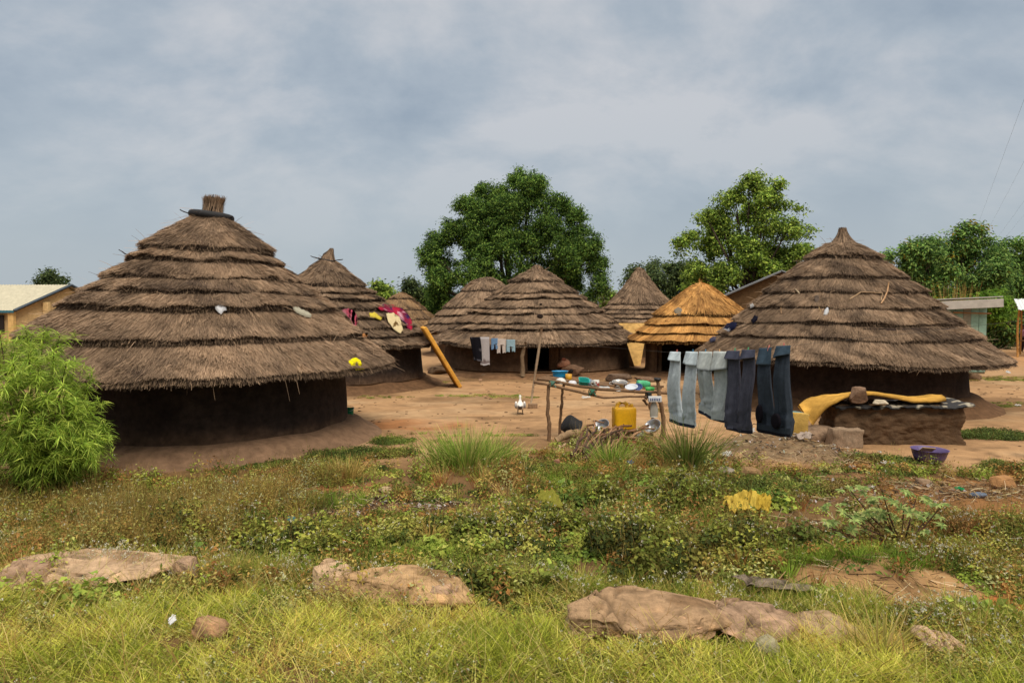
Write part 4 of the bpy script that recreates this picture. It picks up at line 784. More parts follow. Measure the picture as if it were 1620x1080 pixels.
def verge():
    r_ = np.random.default_rng(51); mb = MB(); n = 235000
    y = np.sqrt(r_.uniform(4.1 ** 2, 7.6 ** 2, n)); x = r_.uniform(-.82, .82, n) * y
    lim = 6.9 - .16 * x - .012 * x * x + .22 * n2d(x, y, .8, 61); k = (y < lim); k &= r_.random(n) < np.clip(.6 + .95 * n2d(x, y, .28, 62), .06, 1); x, y = x[k], y[k]; n = len(x)
    cl = n2d(x, y, .6, 63); L = (.10 + .07 * cl) * r_.uniform(.4, 1.8, n) * np.clip((7.3 - y) / 1.2, .55, 1.1); q = r_.uniform(0, 6.28, n); ln = r_.uniform(.1, 1.5, n)
    d = np.stack([np.cos(q) * ln, np.sin(q) * ln, np.ones(n)], 1); b = np.stack([x, y, gz(x, y) - .01], 1)
    tone = np.clip(n2d(x, y, .6, 64) * .42 + .42 + r_.normal(0, .2, n), 0, .999)
    gc = np.array([lin(112, 122, 38, .7), lin(146, 150, 50, .76), lin(172, 170, 66, .78), lin(198, 186, 92, .8), lin(204, 170, 92, .74)]); C = gc[(tone * 5).astype(int)] * (1 + r_.normal(0, .14, (n, 1)))
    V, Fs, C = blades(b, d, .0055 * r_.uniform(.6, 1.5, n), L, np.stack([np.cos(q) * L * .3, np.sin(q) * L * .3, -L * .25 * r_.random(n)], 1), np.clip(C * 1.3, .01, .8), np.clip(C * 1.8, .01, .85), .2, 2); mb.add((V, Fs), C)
    # taller seed stalks
    m = 5200; yy = np.sqrt(r_.uniform(4.2 ** 2, 6.9 ** 2, m)); xx = r_.uniform(-.8, .8, m) * yy; k = yy < 6.6 - .16 * xx; xx, yy = xx[k], yy[k]; m = len(xx); q = r_.uniform(0, 6.28, m)
    L = r_.uniform(.16, .36, m); V, Fs, C = blades(np.stack([xx, yy, gz(xx, yy)], 1), np.stack([np.cos(q) * .45, np.sin(q) * .45, np.ones(m)], 1), np.full(m, .004), L, np.stack([np.cos(q) * .09, np.sin(q) * .09, -.04 + 0 * q], 1), pal([lin(214, 196, 120, .7), lin(196, 180, 96, .68), lin(170, 130, 72, .6)], m), None, .8, 3); mb.add((V, Fs), C)
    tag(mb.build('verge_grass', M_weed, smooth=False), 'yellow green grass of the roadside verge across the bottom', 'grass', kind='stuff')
    def ar(n, r2):
        y = np.sqrt(r2.uniform(4.3 ** 2, 7.0 ** 2, n)); x = r2.uniform(-.8, .8, n) * y; k = y < 6.6 - .16 * x; return x[k], y[k]
    weeds('verge_weeds', 'small leafy weeds mixed into the roadside verge', 4200, ar, .15, .085, .024, .6, [lin(116, 124, 50, .62), lin(140, 142, 60, .64), lin(88, 98, 40, .58), lin(176, 158, 78, .64)], 52, 42, dens=lambda x, y: np.clip(.5 + .8 * n2d(x, y, .5, 66), .08, 1), flowers=.4)
    def top(n, r2):
        x = r2.uniform(-5.8, 4.4, n); return x, 6.62 - .16 * x - .012 * x * x + r2.normal(0, .16, n)
    weeds('verge_flowers', 'fringe of white seeding weeds along the top of the verge', 1300, top, .2, .09, .022, .4, [lin(140, 150, 66, .64), lin(170, 160, 84, .64)], 53, 26, flowers=4, dens=lambda x, y: np.clip(.45 + .8 * n2d(x, y, .7, 67), .05, 1), stems=(6, [lin(190, 170, 100, .64)]))
verge()
def tufts_stuff(name, label, area, nt, nb, L, sp, wid, cols, seed, gain=1.3, dens=None, droop=.5, lean=.7):
    r_ = np.random.default_rng(seed); x, y = area(nt, r_)
    if dens is not None: k = r_.random(nt) < dens(x, y); x, y = x[k], y[k]
    n = len(x); s = r_.uniform(.5, 1.3, n); i = np.repeat(np.arange(n), nb); N = len(i); q = r_.uniform(0, 6.28, N); rad = np.abs(r_.normal(0, sp, N)) * s[i]
    b = np.stack([x[i] + rad * np.cos(q), y[i] + rad * np.sin(q), gz(x[i], y[i]) - .01], 1); ln = r_.uniform(.1, 1, N) * lean; ll = L * s[i] * r_.uniform(.5, 1.15, N); dr = droop * ll * r_.random(N)
    pc = np.asarray(cols)[r_.integers(0, len(cols), n)]; C = np.clip(pc[i] * gain * (1 + r_.normal(0, .16, (N, 1))), .005, .85)
    V, Fs, C = blades(b, np.stack([np.cos(q) * ln, np.sin(q) * ln, np.ones(N)], 1), wid * r_.uniform(.6, 1.4, N), ll, np.stack([np.cos(q) * dr * .7, np.sin(q) * dr * .7, -dr * .7], 1), C, None, .2, 3)
    tag(MB().add((V, Fs), C).build(name, M_weed, smooth=False), label, 'grass', kind='stuff')
tufts_stuff('dry_grass', 'straw coloured dry grass in clumps through the waste strip', strip(6.4, 13.2), 620, 46, .3, .05, .006, [lin(214, 184, 112, .66), lin(190, 152, 84, .62), lin(170, 156, 76, .62)], 81, dens=lambda x, y: clear(x, y) * np.clip(.3 + 1.1 * n2d(x, y, 1.3, 82), 0, 1))
tufts_stuff('rusty_stems', 'rusty brown dead stems standing among the weeds', strip(6.4, 13.2), 460, 34, .32, .07, .006, [lin(160, 98, 54, .6), lin(136, 86, 54, .56), lin(182, 124, 70, .6)], 83, dens=lambda x, y: clear(x, y) * np.clip(.2 + 1.3 * n2d(x, y, 1.1, 84), 0, 1), droop=.25)
tufts_stuff('green_grass', 'fresh green grass blades in patches of the waste strip', patch([(1060, 820, .7, .5), (1130, 860, .6, .4), (640, 880, .8, .3), (1260, 900, .4, .3), (1350, 910, .9, .35), (520, 800, .6, .3), (900, 760, 1.4, .4), (1300, 985, .5, .2)]), 420, 36, .2, .06, .006, [lin(118, 144, 44, .66), lin(146, 164, 60, .68), lin(96, 122, 40, .62)], 85)
weeds('broadleaf_weeds', 'larger broad leaved plants scattered through the weeds', 130, patch([(800, 930, .7, .4), (880, 880, .8, .5), (1010, 790, 1.2, .5), (700, 870, .9, .4), (420, 870, 1.2, .4), (1130, 960, .3, .15), (1180, 800, .8, .4), (1590, 1000, .4, .4), (90, 960, 1.4, .25)]), .26, .17, .085, .7, [lin(98, 122, 44, .64), lin(126, 144, 56, .66), lin(76, 98, 38, .6)], 48, 34, flat=.8)
def edge_strip(n, r2):
    x = r2.uniform(-6.0, 4.6, n); return x, 6.72 - .16 * x - .012 * x * x + r2.normal(0, .12, n)
tufts_stuff('verge_edge_grass', 'longer grass growing up against the boulders along the verge', edge_strip, 900, 34, .24, .05, .0055, [lin(130, 146, 50, .68), lin(160, 164, 66, .7), lin(196, 178, 96, .7), lin(108, 128, 40, .64)], 86, gain=1.5, dens=lambda x, y: np.clip(.55 + .9 * n2d(x, y, .5, 87), .1, 1))
def litter():
    """bits of straw, twigs, bark and paper trodden into the waste strip: nobody could count them"""
    r_ = np.random.default_rng(71); mb = MB(); n = 4200
    x1, y1 = patch([(1260, 728, 1.7, .6), (1420, 775, 2.0, .9), (1300, 840, 1.0, .4), (610, 805, 1.9, .5), (1390, 940, .9, .5), (1560, 780, 1.0, .6)])(n, r_); q = r_.uniform(0, 6.28, n)
    d = np.stack([np.cos(q), np.sin(q), r_.normal(0, .2, n)], 1)
    V, Fs, C = blades(np.stack([x1, y1, gz(x1, y1) + r_.uniform(.005, .05, n)], 1), d, r_.uniform(.004, .012, n), r_.uniform(.05, .3, n), r_.normal(0, .02, (n, 3)), pal([lin(196, 160, 112, .62), lin(150, 116, 80, .58), lin(96, 74, 56, .5), lin(214, 192, 150, .64)], n, .15), None, .7, 2); mb.add((V, Fs), C)
    m = 900; x2, y2 = patch([(1260, 722, 1.5, .5), (1400, 780, 1.8, .7), (1310, 850, .9, .3), (600, 805, 1.9, .5)])(m, r_)
    V, Fs, C = leaves(np.stack([x2, y2, gz(x2, y2) + r_.uniform(.01, .04, m)], 1), r_.normal(0, .5, (m, 3)) + [0, -.2, 1], r_.uniform(.02, .1, m), r_.uniform(.02, .07, m), pal([lin(190, 176, 156, .6), lin(146, 122, 96, .55), lin(80, 66, 56, .5), lin(214, 206, 196, .62), lin(176, 130, 92, .55)], m, .15)); mb.add((V, Fs), C)
    tag(mb.build('litter', M_straw, smooth=False), 'twigs, straw and scraps strewn over the waste ground', 'litter', kind='stuff')
    mb = MB(); n = 1300; x, y = strip(6.5, 27)(n, r_)
    for i in range(n):
        s = r_.uniform(.008, .035) * (1.4 if y[i] > 14 else 1); V, Fs = rock(s * 1.3, s, s * .7, i, 1, .1, 3); mb.add((V + [x[i], y[i], gz(x[i], y[i])], Fs), np.array(lin(160, 126, 94, .55)) * r_.uniform(.4, 1.15))
    tag(mb.build('pebbles', M_rock), 'pebbles scattered over the sandy yard and strip', 'pebbles', kind='stuff')
litter()
# ---------------------------------------------------------------- stones
def slab_rock(seed, sub):
    bm = bmesh.new(); bmesh.ops.create_icosphere(bm, subdivisions=sub, radius=1); V, Fs = bmarr(bm); r = np.random.default_rng(seed + 300)
    V = np.sign(V) * np.abs(V) ** .62
    pl = [(np.array([r.normal(0, .08), -.12 + r.normal(0, .06), 1.]), .5)] + [(unit(np.array([math.cos(a), math.sin(a), r.uniform(.1, .7)])), r.uniform(.62, .95)) for a in np.linspace(0, 6.28, 8) + r.uniform(-.3, .3, 8)] + [(unit(r.normal(size=3) + [0, -.3, .7]), r.uniform(.55, .8)) for i in range(5)]
    o = r.uniform(0, 50, 3)
    for n, d in pl:
        n = unit(n); wv = np.array([.045 * mnoise.fractal(Vector(v * 2.5 + o), 1, 2, 3) for v in V]); h = V @ n - d + wv; V = V - np.maximum(h, 0)[:, None] * n
    D = np.array([mnoise.fractal(Vector(v * 7 + o), .7, 2, 5) for v in V]); V = V * (1 + .014 * D)[:, None]
    return V, Fs
def stone(px, py, w, hpx, dep, seed, col, label, name='rock', group=None, cat='rock', sub=5, sink=.1, rotz=0, Y=None, z=None, rough=.16, facets=7):
    c = gp(px, py) if Y is None else at(px, py, Y); Yd = c[1]; k = Yd / F; sx = w * k / 2; sz = hpx * k
    hpx = hpx * (.44 if w > 60 else .8); sz = hpx * k; V, Fs = rot(slab_rock(seed, sub), (0, 0, rotz)); V = V - V.min(0); V = V / V.max(0); V = (V - [.5, .5, 0]) * [2 * sx, 2 * dep, sz * 1.1]
    zz = gz(c[0], c[1]) if z is None else z
    r2 = np.random.default_rng(seed + 500); cc = np.array(col) * np.ones((len(V), 1))
    if w > 40:
        for i in range(5 if w > 120 else 2):                       # clean fractures with a small step
            n_ = unit(r2.normal(size=3) * [1, .45, .12]); d_ = V @ n_ - r2.uniform(-.6, .6) * sx + .02 * np.array([mnoise.noise(Vector(v * 6)) for v in V])
            V = V + (r2.uniform(-.03, .03) * (d_ > 0))[:, None] * np.array([0, 0, 1.]); g_r = np.exp(-(d_ / .013) ** 2); V = V - np.array([0, 0, 1.]) * (.03 * g_r)[:, None]; cc = cc * (1 - .5 * g_r)[:, None]
        pn = np.array([mnoise.fractal(Vector(v * 2.2 + 9), 1, 2, 4) for v in V]); cc = cc * (1 + .22 * pn)[:, None]; cc = np.where((pn > .38)[:, None], cc * [1.25, 1.2, 1.15], cc); cc = np.where((pn < -.42)[:, None], cc * [.7, .66, .62], cc)
    V = V + np.array([c[0], c[1] + dep * .6, zz - V[:, 2].min() - (.28 if w > 60 else .1) * sz * (sink > 0)])
    return tag(MB().add((V, Fs), cc).build(name, M_rock), label, cat, group)
RK = lin(212, 180, 142, .7); RK2 = lin(204, 170, 134, .68); RK3 = lin(184, 150, 120, .64)
g_ = 'row of half buried boulders along the verge'
stone(122, 930, 300, 76, .42, 1, RK2, 'long flat boulder at the left edge, cracked into plates', group=g_, rough=.2)
stone(24, 940, 100, 76, .3, 2, RK3, 'rounded boulder at the far left end of the row', group=g_)
stone(218, 925, 78, 48, .26, 3, lin(186, 138, 92, .58), 'orange brown boulder closing the left stone group', group=g_)
stone(287, 922, 48, 36, .16, 4, RK3, 'small grey boulder just right of the left stone group', group=g_)
stone(527, 946, 76, 116, .2, 5, RK2, 'upright boulder at the left end of the middle pair', group=g_)
stone(628, 962, 262, 84, .4, 6, lin(206, 166, 120, .62), 'wide sandy boulder in the middle of the row', group=g_, rough=.12)
stone(700, 962, 75, 46, .2, 7, RK3, 'dark faceted boulder against the wide sandy one', group=g_)
stone(1040, 1032, 285, 92, .42, 8, lin(190, 154, 116, .6), 'largest boulder of the row with a humped back', group=g_, rough=.14)
stone(932, 1022, 80, 60, .25, 9, RK2, 'pointed boulder on the left shoulder of the largest one', group=g_)
stone(1100, 1035, 75, 50, .18, 10, lin(200, 160, 122, .6), 'pale broken boulder below the right end of the largest', group=g_)
stone(1215, 1030, 170, 66, .3, 11, RK3, 'brown cracked boulder right of the largest one', group=g_, rough=.2)
stone(1228, 975, 140, 14, .1, 12, lin(150, 132, 112, .55), 'flat grey slab lying on the brown cracked boulder', group=g_, Y=6.3, z=.1, sink=0, name='stone_slab')
stone(1320, 1030, 120, 54, .28, 13, lin(196, 164, 126, .6), 'pale topped boulder beside the bare bank', group=g_)
stone(1497, 1052, 66, 44, .2, 14, RK2, 'sloping boulder among the weeds at the lower right', group=g_)
stone(328, 1040, 58, 36, .1, 15, lin(200, 156, 116, .6), 'orange stone lying in the verge grass', sub=3)
stone(1215, 1066, 40, 40, .1, 16, lin(190, 178, 140, .6), 'pale stone poking out of the bottom verge', sub=3)
for i, (px, py, w, h, col, lb) in enumerate(((608, 782, 24, 10, lin(206, 176, 136, .62), 'pale flat stone on the dark soil left of centre'), (1160, 885, 30, 22, lin(196, 180, 152, .6), 'grey stone left of the pair in the right weeds'), (1203, 884, 26, 22, lin(200, 184, 156, .6), 'grey stone right of the pair in the right weeds'),
        (1466, 768, 28, 12, lin(170, 140, 110, .58), 'flat brown stone left of the blue grey shoe'), (880, 738, 16, 16, lin(196, 140, 116, .58), 'small pinkish stone at the foot of the firewood'), (1150, 754, 34, 14, lin(186, 172, 154, .58), 'pale grey stone at the lower edge of the rubbish'), (1190, 756, 36, 18, lin(180, 142, 100, .58), 'tan stone right of the pale grey one under the rubbish'),
        (800, 805, 22, 18, lin(206, 190, 170, .6), 'whitish stone at the top edge of the central weeds'), (1590, 772, 40, 24, lin(190, 140, 92, .6), 'orange clod on the dirt at the right edge'), (668, 745, 16, 12, lin(200, 160, 130, .58), 'small pale stone near the large grass tuft'), (765, 597, 12, 6, lin(180, 150, 120, .58), 'small stone on the yard by the middle hut'), (1350, 745, 14, 8, lin(210, 200, 186, .6), 'small white stone below the mud block'))):
    stone(px, py, w, h, w * gp(px, py)[1] / F * .4, 40 + i, col, lb, name='stone', cat='stone', sub=3, group='loose stones on the waste ground')
stone(980, 604, 42, 15, .3, 60, lin(128, 104, 84, .55), 'dark boulder with straw on top near the golden hut', sub=3)
stone(1022, 604, 34, 9, .25, 61, lin(146, 116, 92, .55), 'low boulder right of the straw topped one', sub=3)
stone(700, 592, 50, 14, .5, 62, lin(130, 104, 80, .55), 'low earth heap beside the left wall of the middle hut', name='earth_heap', cat='heap', sub=3)
def brick(px, py, w, h, d, col, label, rz=0, name='brick'):
    c = gp(px, py); k = c[1] / F
    return tag(MB().add(box(w * k, d, h * k, (c[0], c[1] + d / 2, gz(c[0], c[1]) + h * k / 2 - .01), .012, (0, 0, rz)), col).build(name, M_rock), label, 'brick')
brick(843, 646, 15, 8, .14, lin(176, 142, 110, .58), 'grey brick at the foot of the slim clothesline pole')

# ---------------------------------------------------------------- mud block with mattress
def mud_block():
    c = gp(1423, 704); k = c[1] / F; w = 204 * k; hh = .8; d = .75
    bm = bmesh.new(); bmesh.ops.create_cube(bm, size=1); bmesh.ops.subdivide_edges(bm, edges=bm.edges[:], cuts=60, use_grid_fill=True)
    V, Fs = bmarr(bm); V = V * [w, d, hh + .1]; o = Vector((3, 1, 8))
    D = np.array([mnoise.fractal(Vector(v * 3.2) + o, 1, 2, 5) for v in V]); D2 = np.array([mnoise.fractal(Vector((v[0] * 7, v[1] * 7, v[2] * 8)) + o, .8, 2, 5) - .45 * max(0, .16 - abs(mnoise.noise(Vector((v[0] * 3.4, v[1] * 3.4, v[2] * 5)) + o))) / .16 for v in V])
    n = unit(V / np.array([w, d, hh]) ** 1); V = V + n * (.07 * D + .024 * D2)[:, None]
    V[:, 0] *= 1 + .03 * (V[:, 2] < -.25); V = V + [c[0], c[1] + d / 2 + .02, hh / 2 - .08]
    t = thing('mud_oven', 'low block of cracked brown mud beside the right hut', 'mud block', (c[0], c[1] + d / 2, 0))
    MB().add((V, Fs), lin(126, 98, 72, .42)).build('body', M_mud, t)
    # black torn sheet over the top
    nx, ny = 60, 14; X, Yy = np.meshgrid(np.linspace(-w / 2 - .06, w / 2 + .16, nx), np.linspace(-.09, d + .08, ny), indexing='ij'); r_ = np.random.default_rng(3)
    Z = .775 + .02 * n2d(X, Yy, .3, 7) + .05 * np.clip((X - w / 2 + .1) / .2, 0, 1) - .03 * (Yy < -.05) * (1 + n2d(X, Yy, .1, 8)); Yy = Yy - .03 * n2d(X, X * 0, .15, 9) * (Yy < 0)
    P = np.stack([X + c[0], Yy + c[1], Z], -1); V1, F1 = surf(P); V2 = V1 - [0, 0, .02]
    cc = np.where((n2d(V1[:, 0], V1[:, 1], .12, 10) > .35)[:, None], np.array(lin(190, 176, 150, .55)), np.array(lin(44, 40, 38, .55)))
    MB().add((np.concatenate([V1, V2]), F1 + [F1[0][:, ::-1] + len(V1)]), np.concatenate([cc, cc])).build('cover_sheet', M_rubber, t)
    # foam mattress draped over it
    fr = [(1284, 671, 13.7), (1297, 650, 13.65), (1318, 634, 13.6), (1345, 622, 13.7), (1372, 620, 13.8), (1402, 624, 13.85), (1435, 632, 13.8), (1466, 634, 13.78), (1497, 630, 13.78)]
    bk = [(1264, 640, 14.1), (1276, 629, 14.4), (1300, 624, 14.55), (1330, 622, 14.6), (1368, 617, 14.6), (1405, 622, 14.6), (1437, 628, 14.5), (1460, 625, 14.55), (1490, 623, 14.55)]
    A = np.array([at(*p) for p in fr]); B = np.array([at(*p) for p in bk]); s = np.linspace(0, 8, 50)
    def cub(Q):
        o = np.stack([np.interp(s, np.arange(9), Q[:, i]) for i in range(3)], 1); kk = np.ones(7) / 7
        return np.stack([np.convolve(np.pad(o[:, i], 3, mode='reflect', reflect_type='odd'), kk, 'valid') for i in range(3)], 1)
    A, B = cub(A), cub(B); v = np.linspace(0, 1, 12)[None, :, None]; T = A[:, None] * (1 - v) + B[:, None] * v
    nn = np.cross(np.gradient(T, axis=0), np.gradient(T, axis=1)); nn = unit(nn); nn = np.where(nn[..., 2:] < 0, -nn, nn); T = T + nn * (.012 * n2d(T[..., 0], T[..., 1], .16, 90))[..., None]; Bt = T - nn * .05
    ring = np.concatenate([T, Bt[:, ::-1]], 1); Vr, Fr = surf(ring, cv=True); m = ring.shape[1]
    tag(MB().add((Vr, Fr + [np.arange(m)[None, ::-1], (np.arange(m) + 49 * m)[None]]), np.clip(np.array(lin(216, 164, 78, .62)) * (1 + .3 * n2d(Vr[:, 0], Vr[:, 1] + Vr[:, 2], .3, 91))[:, None], .01, .8)).build('foam_mattress', M_foam), 'wavy yellow foam mattress airing on the mud block', 'mattress', 'yellow foam mattresses put out to air')
    def on(px, py, w, h, dep, seed, col, label, Y):
        p = at(px, py, Y); kk = Y / F; VF = slab_rock(seed, 5); V = VF[0]; V = V - V.min(0); V = (V / V.max(0) - [.5, .5, 0]) * [w * kk, 2 * dep, h * kk]; V = V + [p[0], Y, p[2] - V[:, 2].min()]
        tag(MB().add((V, VF[1]), col).build('stone', M_rock), label, 'stone')
    on(1357, 638, 32, 27, .13, 71, lin(150, 118, 94, .55), 'brown wedge stone pinning the mattress on the mud block', 13.72)
    on(1391, 640, 25, 8, .09, 72, lin(214, 196, 168, .62), 'white stone lying on the front edge of the mud block', 13.7)
mud_block()
stone(1301, 705, 66, 72, .2, 73, lin(176, 146, 118, .6), 'grey boulder left of the mud block under the mattress end', sub=4)
def cut_block():
    c = gp(1342, 712); k = c[1] / F; VF = box(49 * k, .3, 31 * k, (0, 0, 0), .03, seg=3); bm_ = VF[0]; V = bm_.copy()
    bm = bmesh.new(); bmesh.ops.create_cube(bm, size=1); bmesh.ops.subdivide_edges(bm, edges=bm.edges[:], cuts=9, use_grid_fill=True); V, Fs = bmarr(bm); V = V * [49 * k, .3, 31 * k]
    D = np.array([mnoise.fractal(Vector(v * 5), 1, 2, 4) for v in V]); V = V + unit(V) * .025 * D[:, None] * 1.4; V[:, 0] += V[:, 2] * .12
    tag(MB().add((V + [c[0], c[1] + .15, 31 * k / 2 + .02], Fs), lin(176, 148, 120, .58)).build('stone_block', M_rock), 'squared pale stone block in front of the mud block', 'stone')
cut_block()

# ---------------------------------------------------------------- vessels
def vessel(prof, col, label, name, cat, loc, euler=(0, 0, 0), mat=None, group=None, sx=1, sy=1, seg=28, parts=()):
    """lathed pot or bowl; profile (r, z) outside then inside"""
    VF = rot(lathe(prof, seg, sx=sx, sy=sy), euler, loc)
    if not parts:
        return tag(MB().add(VF, col).build(name, mat or M_plastic), label, cat, group)
    t = thing(name, label, cat, tuple(loc), group); MB().add(VF, col).build('body', mat or M_plastic, t)
    for pn, pVF, pc in parts: MB().add(rot(pVF, euler, loc), pc).build(pn, mat or M_plastic, t)
    return t
def bowl(r, h, b=.6, t=.006): return [(.001, 0), (r * b, 0), (r * (b + .25 * (1 - b) * 2), h * .4), (r, h), (r + .012, h + .003), (r + .01, h - .006 + .01), (r - t, h - .002), (r * (b + .5 * (1 - b)) - t, h * .4), (r * b - t, t), (.001, t)]
def cup(r, h, t=.004): return [(.001, 0), (r * .85, 0), (r, h), (r - t, h), (r * .85 - t, t), (.001, t)]
def ring(r, t, loc, euler): 
    q = np.linspace(0, 2 * np.pi, 20, endpoint=True); return rot(tube(np.stack([r * np.cos(q), r * np.sin(q), 0 * q], 1), t, 6), euler, loc)
# ---------------------------------------------------------------- dish rack
POLE = lin(150, 116, 86, .55)
def dish_rack():
    t = thing('dish_rack', 'rough drying rack of crooked branches carrying dishes', 'dish rack', tuple(gp(955, 700)))
    YF_, YB = 14.2, 14.85
    def cr(pts, r0, r1, nm='leg', col=POLE, seed=0):
        p = np.array(pts); n = len(p); s = np.linspace(0, n - 1, n * 4); P = np.stack([np.interp(s, np.arange(n), p[:, i]) for i in range(3)], 1); P += np.random.default_rng(seed).normal(0, .006, P.shape)
        MB().add(tube(P, np.linspace(r0, r1, len(P)) * (1 + .08 * np.random.default_rng(seed + 1).normal(size=len(P))), 9), col).build(nm, M_wood, t)
    cr([at(869, 703, YF_), at(869, 670, YF_), at(866, 645, YF_), at(868, 608, YF_)], .042, .032, seed=1)
    cr([at(886, 697, YB), at(886, 668, YB), at(889, 640, YB), at(889, 625, YB), at(893, 606, YB)], .034, .026, seed=2)
    cr([at(1046, 705, YF_), at(1050, 672, YF_), at(1047, 645, YF_), at(1043, 625, YF_), at(1041, 602, YF_)], .05, .036, seed=3)
    cr([at(1030, 695, YB), at(1032, 660, YB), at(1028, 640, YB), at(1030, 614, YB)], .034, .028, seed=4)
    cr([at(845, 604, YF_), at(890, 613, YF_), at(956, 629, YF_), at(1024, 626, YF_)], .03, .022, 'rail', seed=5)
    cr([at(849, 598, YF_ + .1), at(937, 614, YF_ + .1), at(1000, 619, YF_ + .1), at(1062, 622, YF_ + .1)], .034, .03, 'rail', seed=6)
    for i, (y0, y1, y2, dY) in enumerate(((596, 608, 613, .3), (595, 606, 611, .45), (594, 604, 609, .6))):
        cr([at(856 + i * 4, y0, YF_ + dY), at(940, y1, YF_ + dY), at(1044 + i * 3, y2 + 3, YF_ + dY)], .026, .022, 'rail', seed=8 + i)
    for i, (px, y0, y1) in enumerate(((872, 609, 604), (940, 621, 613), (1022, 630, 618))):
        cr([at(px, y0, YF_ - .1), at(px + 2, (y0 + y1) / 2, YF_ + .35), at(px + 4, y1, YF_ + .8)], .03, .026, 'crossbar', seed=20 + i)
    cr([at(1018, 632, YF_), at(1024, 640, YF_ - .02)], .03, .022, 'crossbar', seed=31)
    for i, (px, py, c) in enumerate(((873, 607, lin(110, 150, 130, .55)), (936, 620, lin(84, 140, 112, .55)), (1026, 625, lin(60, 66, 62, .5)))):
        m = MB(); p = at(px, py, YF_ - .05)
        for j in range(4): m.add(ring(.055, .011, p + [(j - 1.5) * .02, 0, 0], (.2 * j - .3, math.pi / 2 + .2 * j, .1)), c)
        m.add(tube([p, p + [.05, -.05, -.02], p + [.08, -.06, -.07]], .01, 5), c); m.build('rope_binding', M_cloth, t)
    return t
dish_rack()
gd = 'dishes drying on the branch rack'
def on_rack(px, py, Y=14.55): p = at(px, py, Y); return p
P_ = on_rack(886, 599, 14.75); vessel(bowl(.17, .16, .75), lin(40, 160, 214, .68), 'bright blue oval basin at the left end of the rack', 'basin', 'basin', P_, (0, 0, .2), group=gd, sx=1.0, sy=.7)
P_ = on_rack(899.5, 603, 14.6); vessel(cup(.07, .15), lin(236, 172, 44, .7), 'yellow cup beside the blue basin on the rack', 'cup', 'cup', P_, group=gd)
P_ = on_rack(887, 606.5, 14.4); vessel([(.12, 0), (.125, .005), (.11, .05), (.075, .095), (.03, .118), (.001, .12)], lin(228, 224, 214, .72), 'white bowl turned upside down in front of the blue basin', 'bowl', 'bowl', P_, group=gd)
P_ = on_rack(905.5, 609, 14.4); vessel([(.095, 0), (.1, .004), (.09, .05), (.06, .085), (.001, .09)], lin(226, 224, 226, .72), 'smaller upturned white bowl below the yellow cup', 'bowl', 'bowl', P_, (.1, 0, 0), group=gd)
def tub():
    p = on_rack(922, 612, 14.4); t = MB(); r_ = [(.001, 0), (.085, 0), (.1, .05), (.115, .15), (.125, .155), (.118, .16), (.108, .15), (.09, .05), (.075, .012), (.001, .012)]
    pr = np.array(r_); q = np.linspace(0, 2 * np.pi, 40, endpoint=False); sq = 1 / (np.abs(np.cos(q)) ** 5 + np.abs(np.sin(q)) ** 5) ** .2
    P = np.stack([pr[:, :1] * np.cos(q) * sq * .92, pr[:, :1] * np.sin(q) * sq * .75, np.broadcast_to(pr[:, 1:], (len(pr), 40))], -1); V, Fs = surf(P, cv=True)
    tag(t.add(rot((V, Fs), (.5, .1, .1), p + [0, 0, .02]), lin(50, 184, 170, .68)).build('food_tub', M_plastic), 'turquoise square food tub tilted forward on the rack', 'tub', gd)
tub()
def mug(px, py, r, h, col, label, handle=1, Y=14.5, stripes=None, eu=(0, 0, 0)):
    p = on_rack(px, py, Y); parts = [('handle', rot(ring(h * .3, .007, (0, 0, 0), (math.pi / 2, 0, 0)), (0, 0, 0), (handle * r * 1.15, 0, h * .5)), col)]
    if stripes is not None:
        m = [rot((lathe([(r * .94, 0), (r * .955, .025)], 10)[0], lathe([(0, 0), (0, 0)], 10)[1]), (0, 0, 0), (0, 0, h * .2))]
        rr = np.random.default_rng(4); Vs, Fs_, n = [], [], 0
        for i in range(7):
            a = -math.pi / 2 + rr.uniform(-1, 1); z = h * rr.uniform(.2, .8); V, F_ = lathe([(.001, 0), (.017, 0)], 8); V, F_ = rot((V, F_), (math.pi / 2, 0, a + math.pi / 2), (math.cos(a) * (r * (.86 + .14 * z / h) + .002), math.sin(a) * (r * (.86 + .14 * z / h) + .002), z))
            Vs.append(V); Fs_ += [f + n for f in F_]; n += len(V)
        parts.append(('red_dots', (np.concatenate(Vs), Fs_), stripes))
    return vessel(cup(r, h), col, label, 'mug', 'mug', p, eu, group=gd, parts=parts)
mug(931, 611, .06, .15, lin(150, 170, 190, .62), 'pale blue grey mug right of the turquoise tub')
mug(936, 611, .055, .13, lin(190, 190, 186, .64), 'grey enamel mug wedged behind the spotted one', Y=14.6)
mug(943.5, 612, .06, .145, lin(232, 226, 214, .72), 'white mug with red spots in the middle of the rack', -1, 14.42, lin(200, 70, 60, .6))
P_ = on_rack(956, 615, 14.4); vessel(bowl(.1, .03, .6), lin(222, 222, 220, .7), 'white saucer lying right of the spotted mug', 'plate', 'plate', P_, (.15, 0, 0), group=gd)
P_ = on_rack(980, 613.5, 14.6); vessel(bowl(.15, .13, .72), lin(196, 188, 178, .7), 'aluminium cooking pot with two loop handles on the rack', 'cooking_pot', 'pot', P_, (.25, 0, 0), M_metal, gd, parts=[('handle', ring(.04, .007, (-.17, 0, .1), (.3, 0, 0)), lin(190, 184, 176, .6)), ('handle', ring(.04, .007, (.17, 0, .1), (.3, 0, 0)), lin(190, 184, 176, .6))])
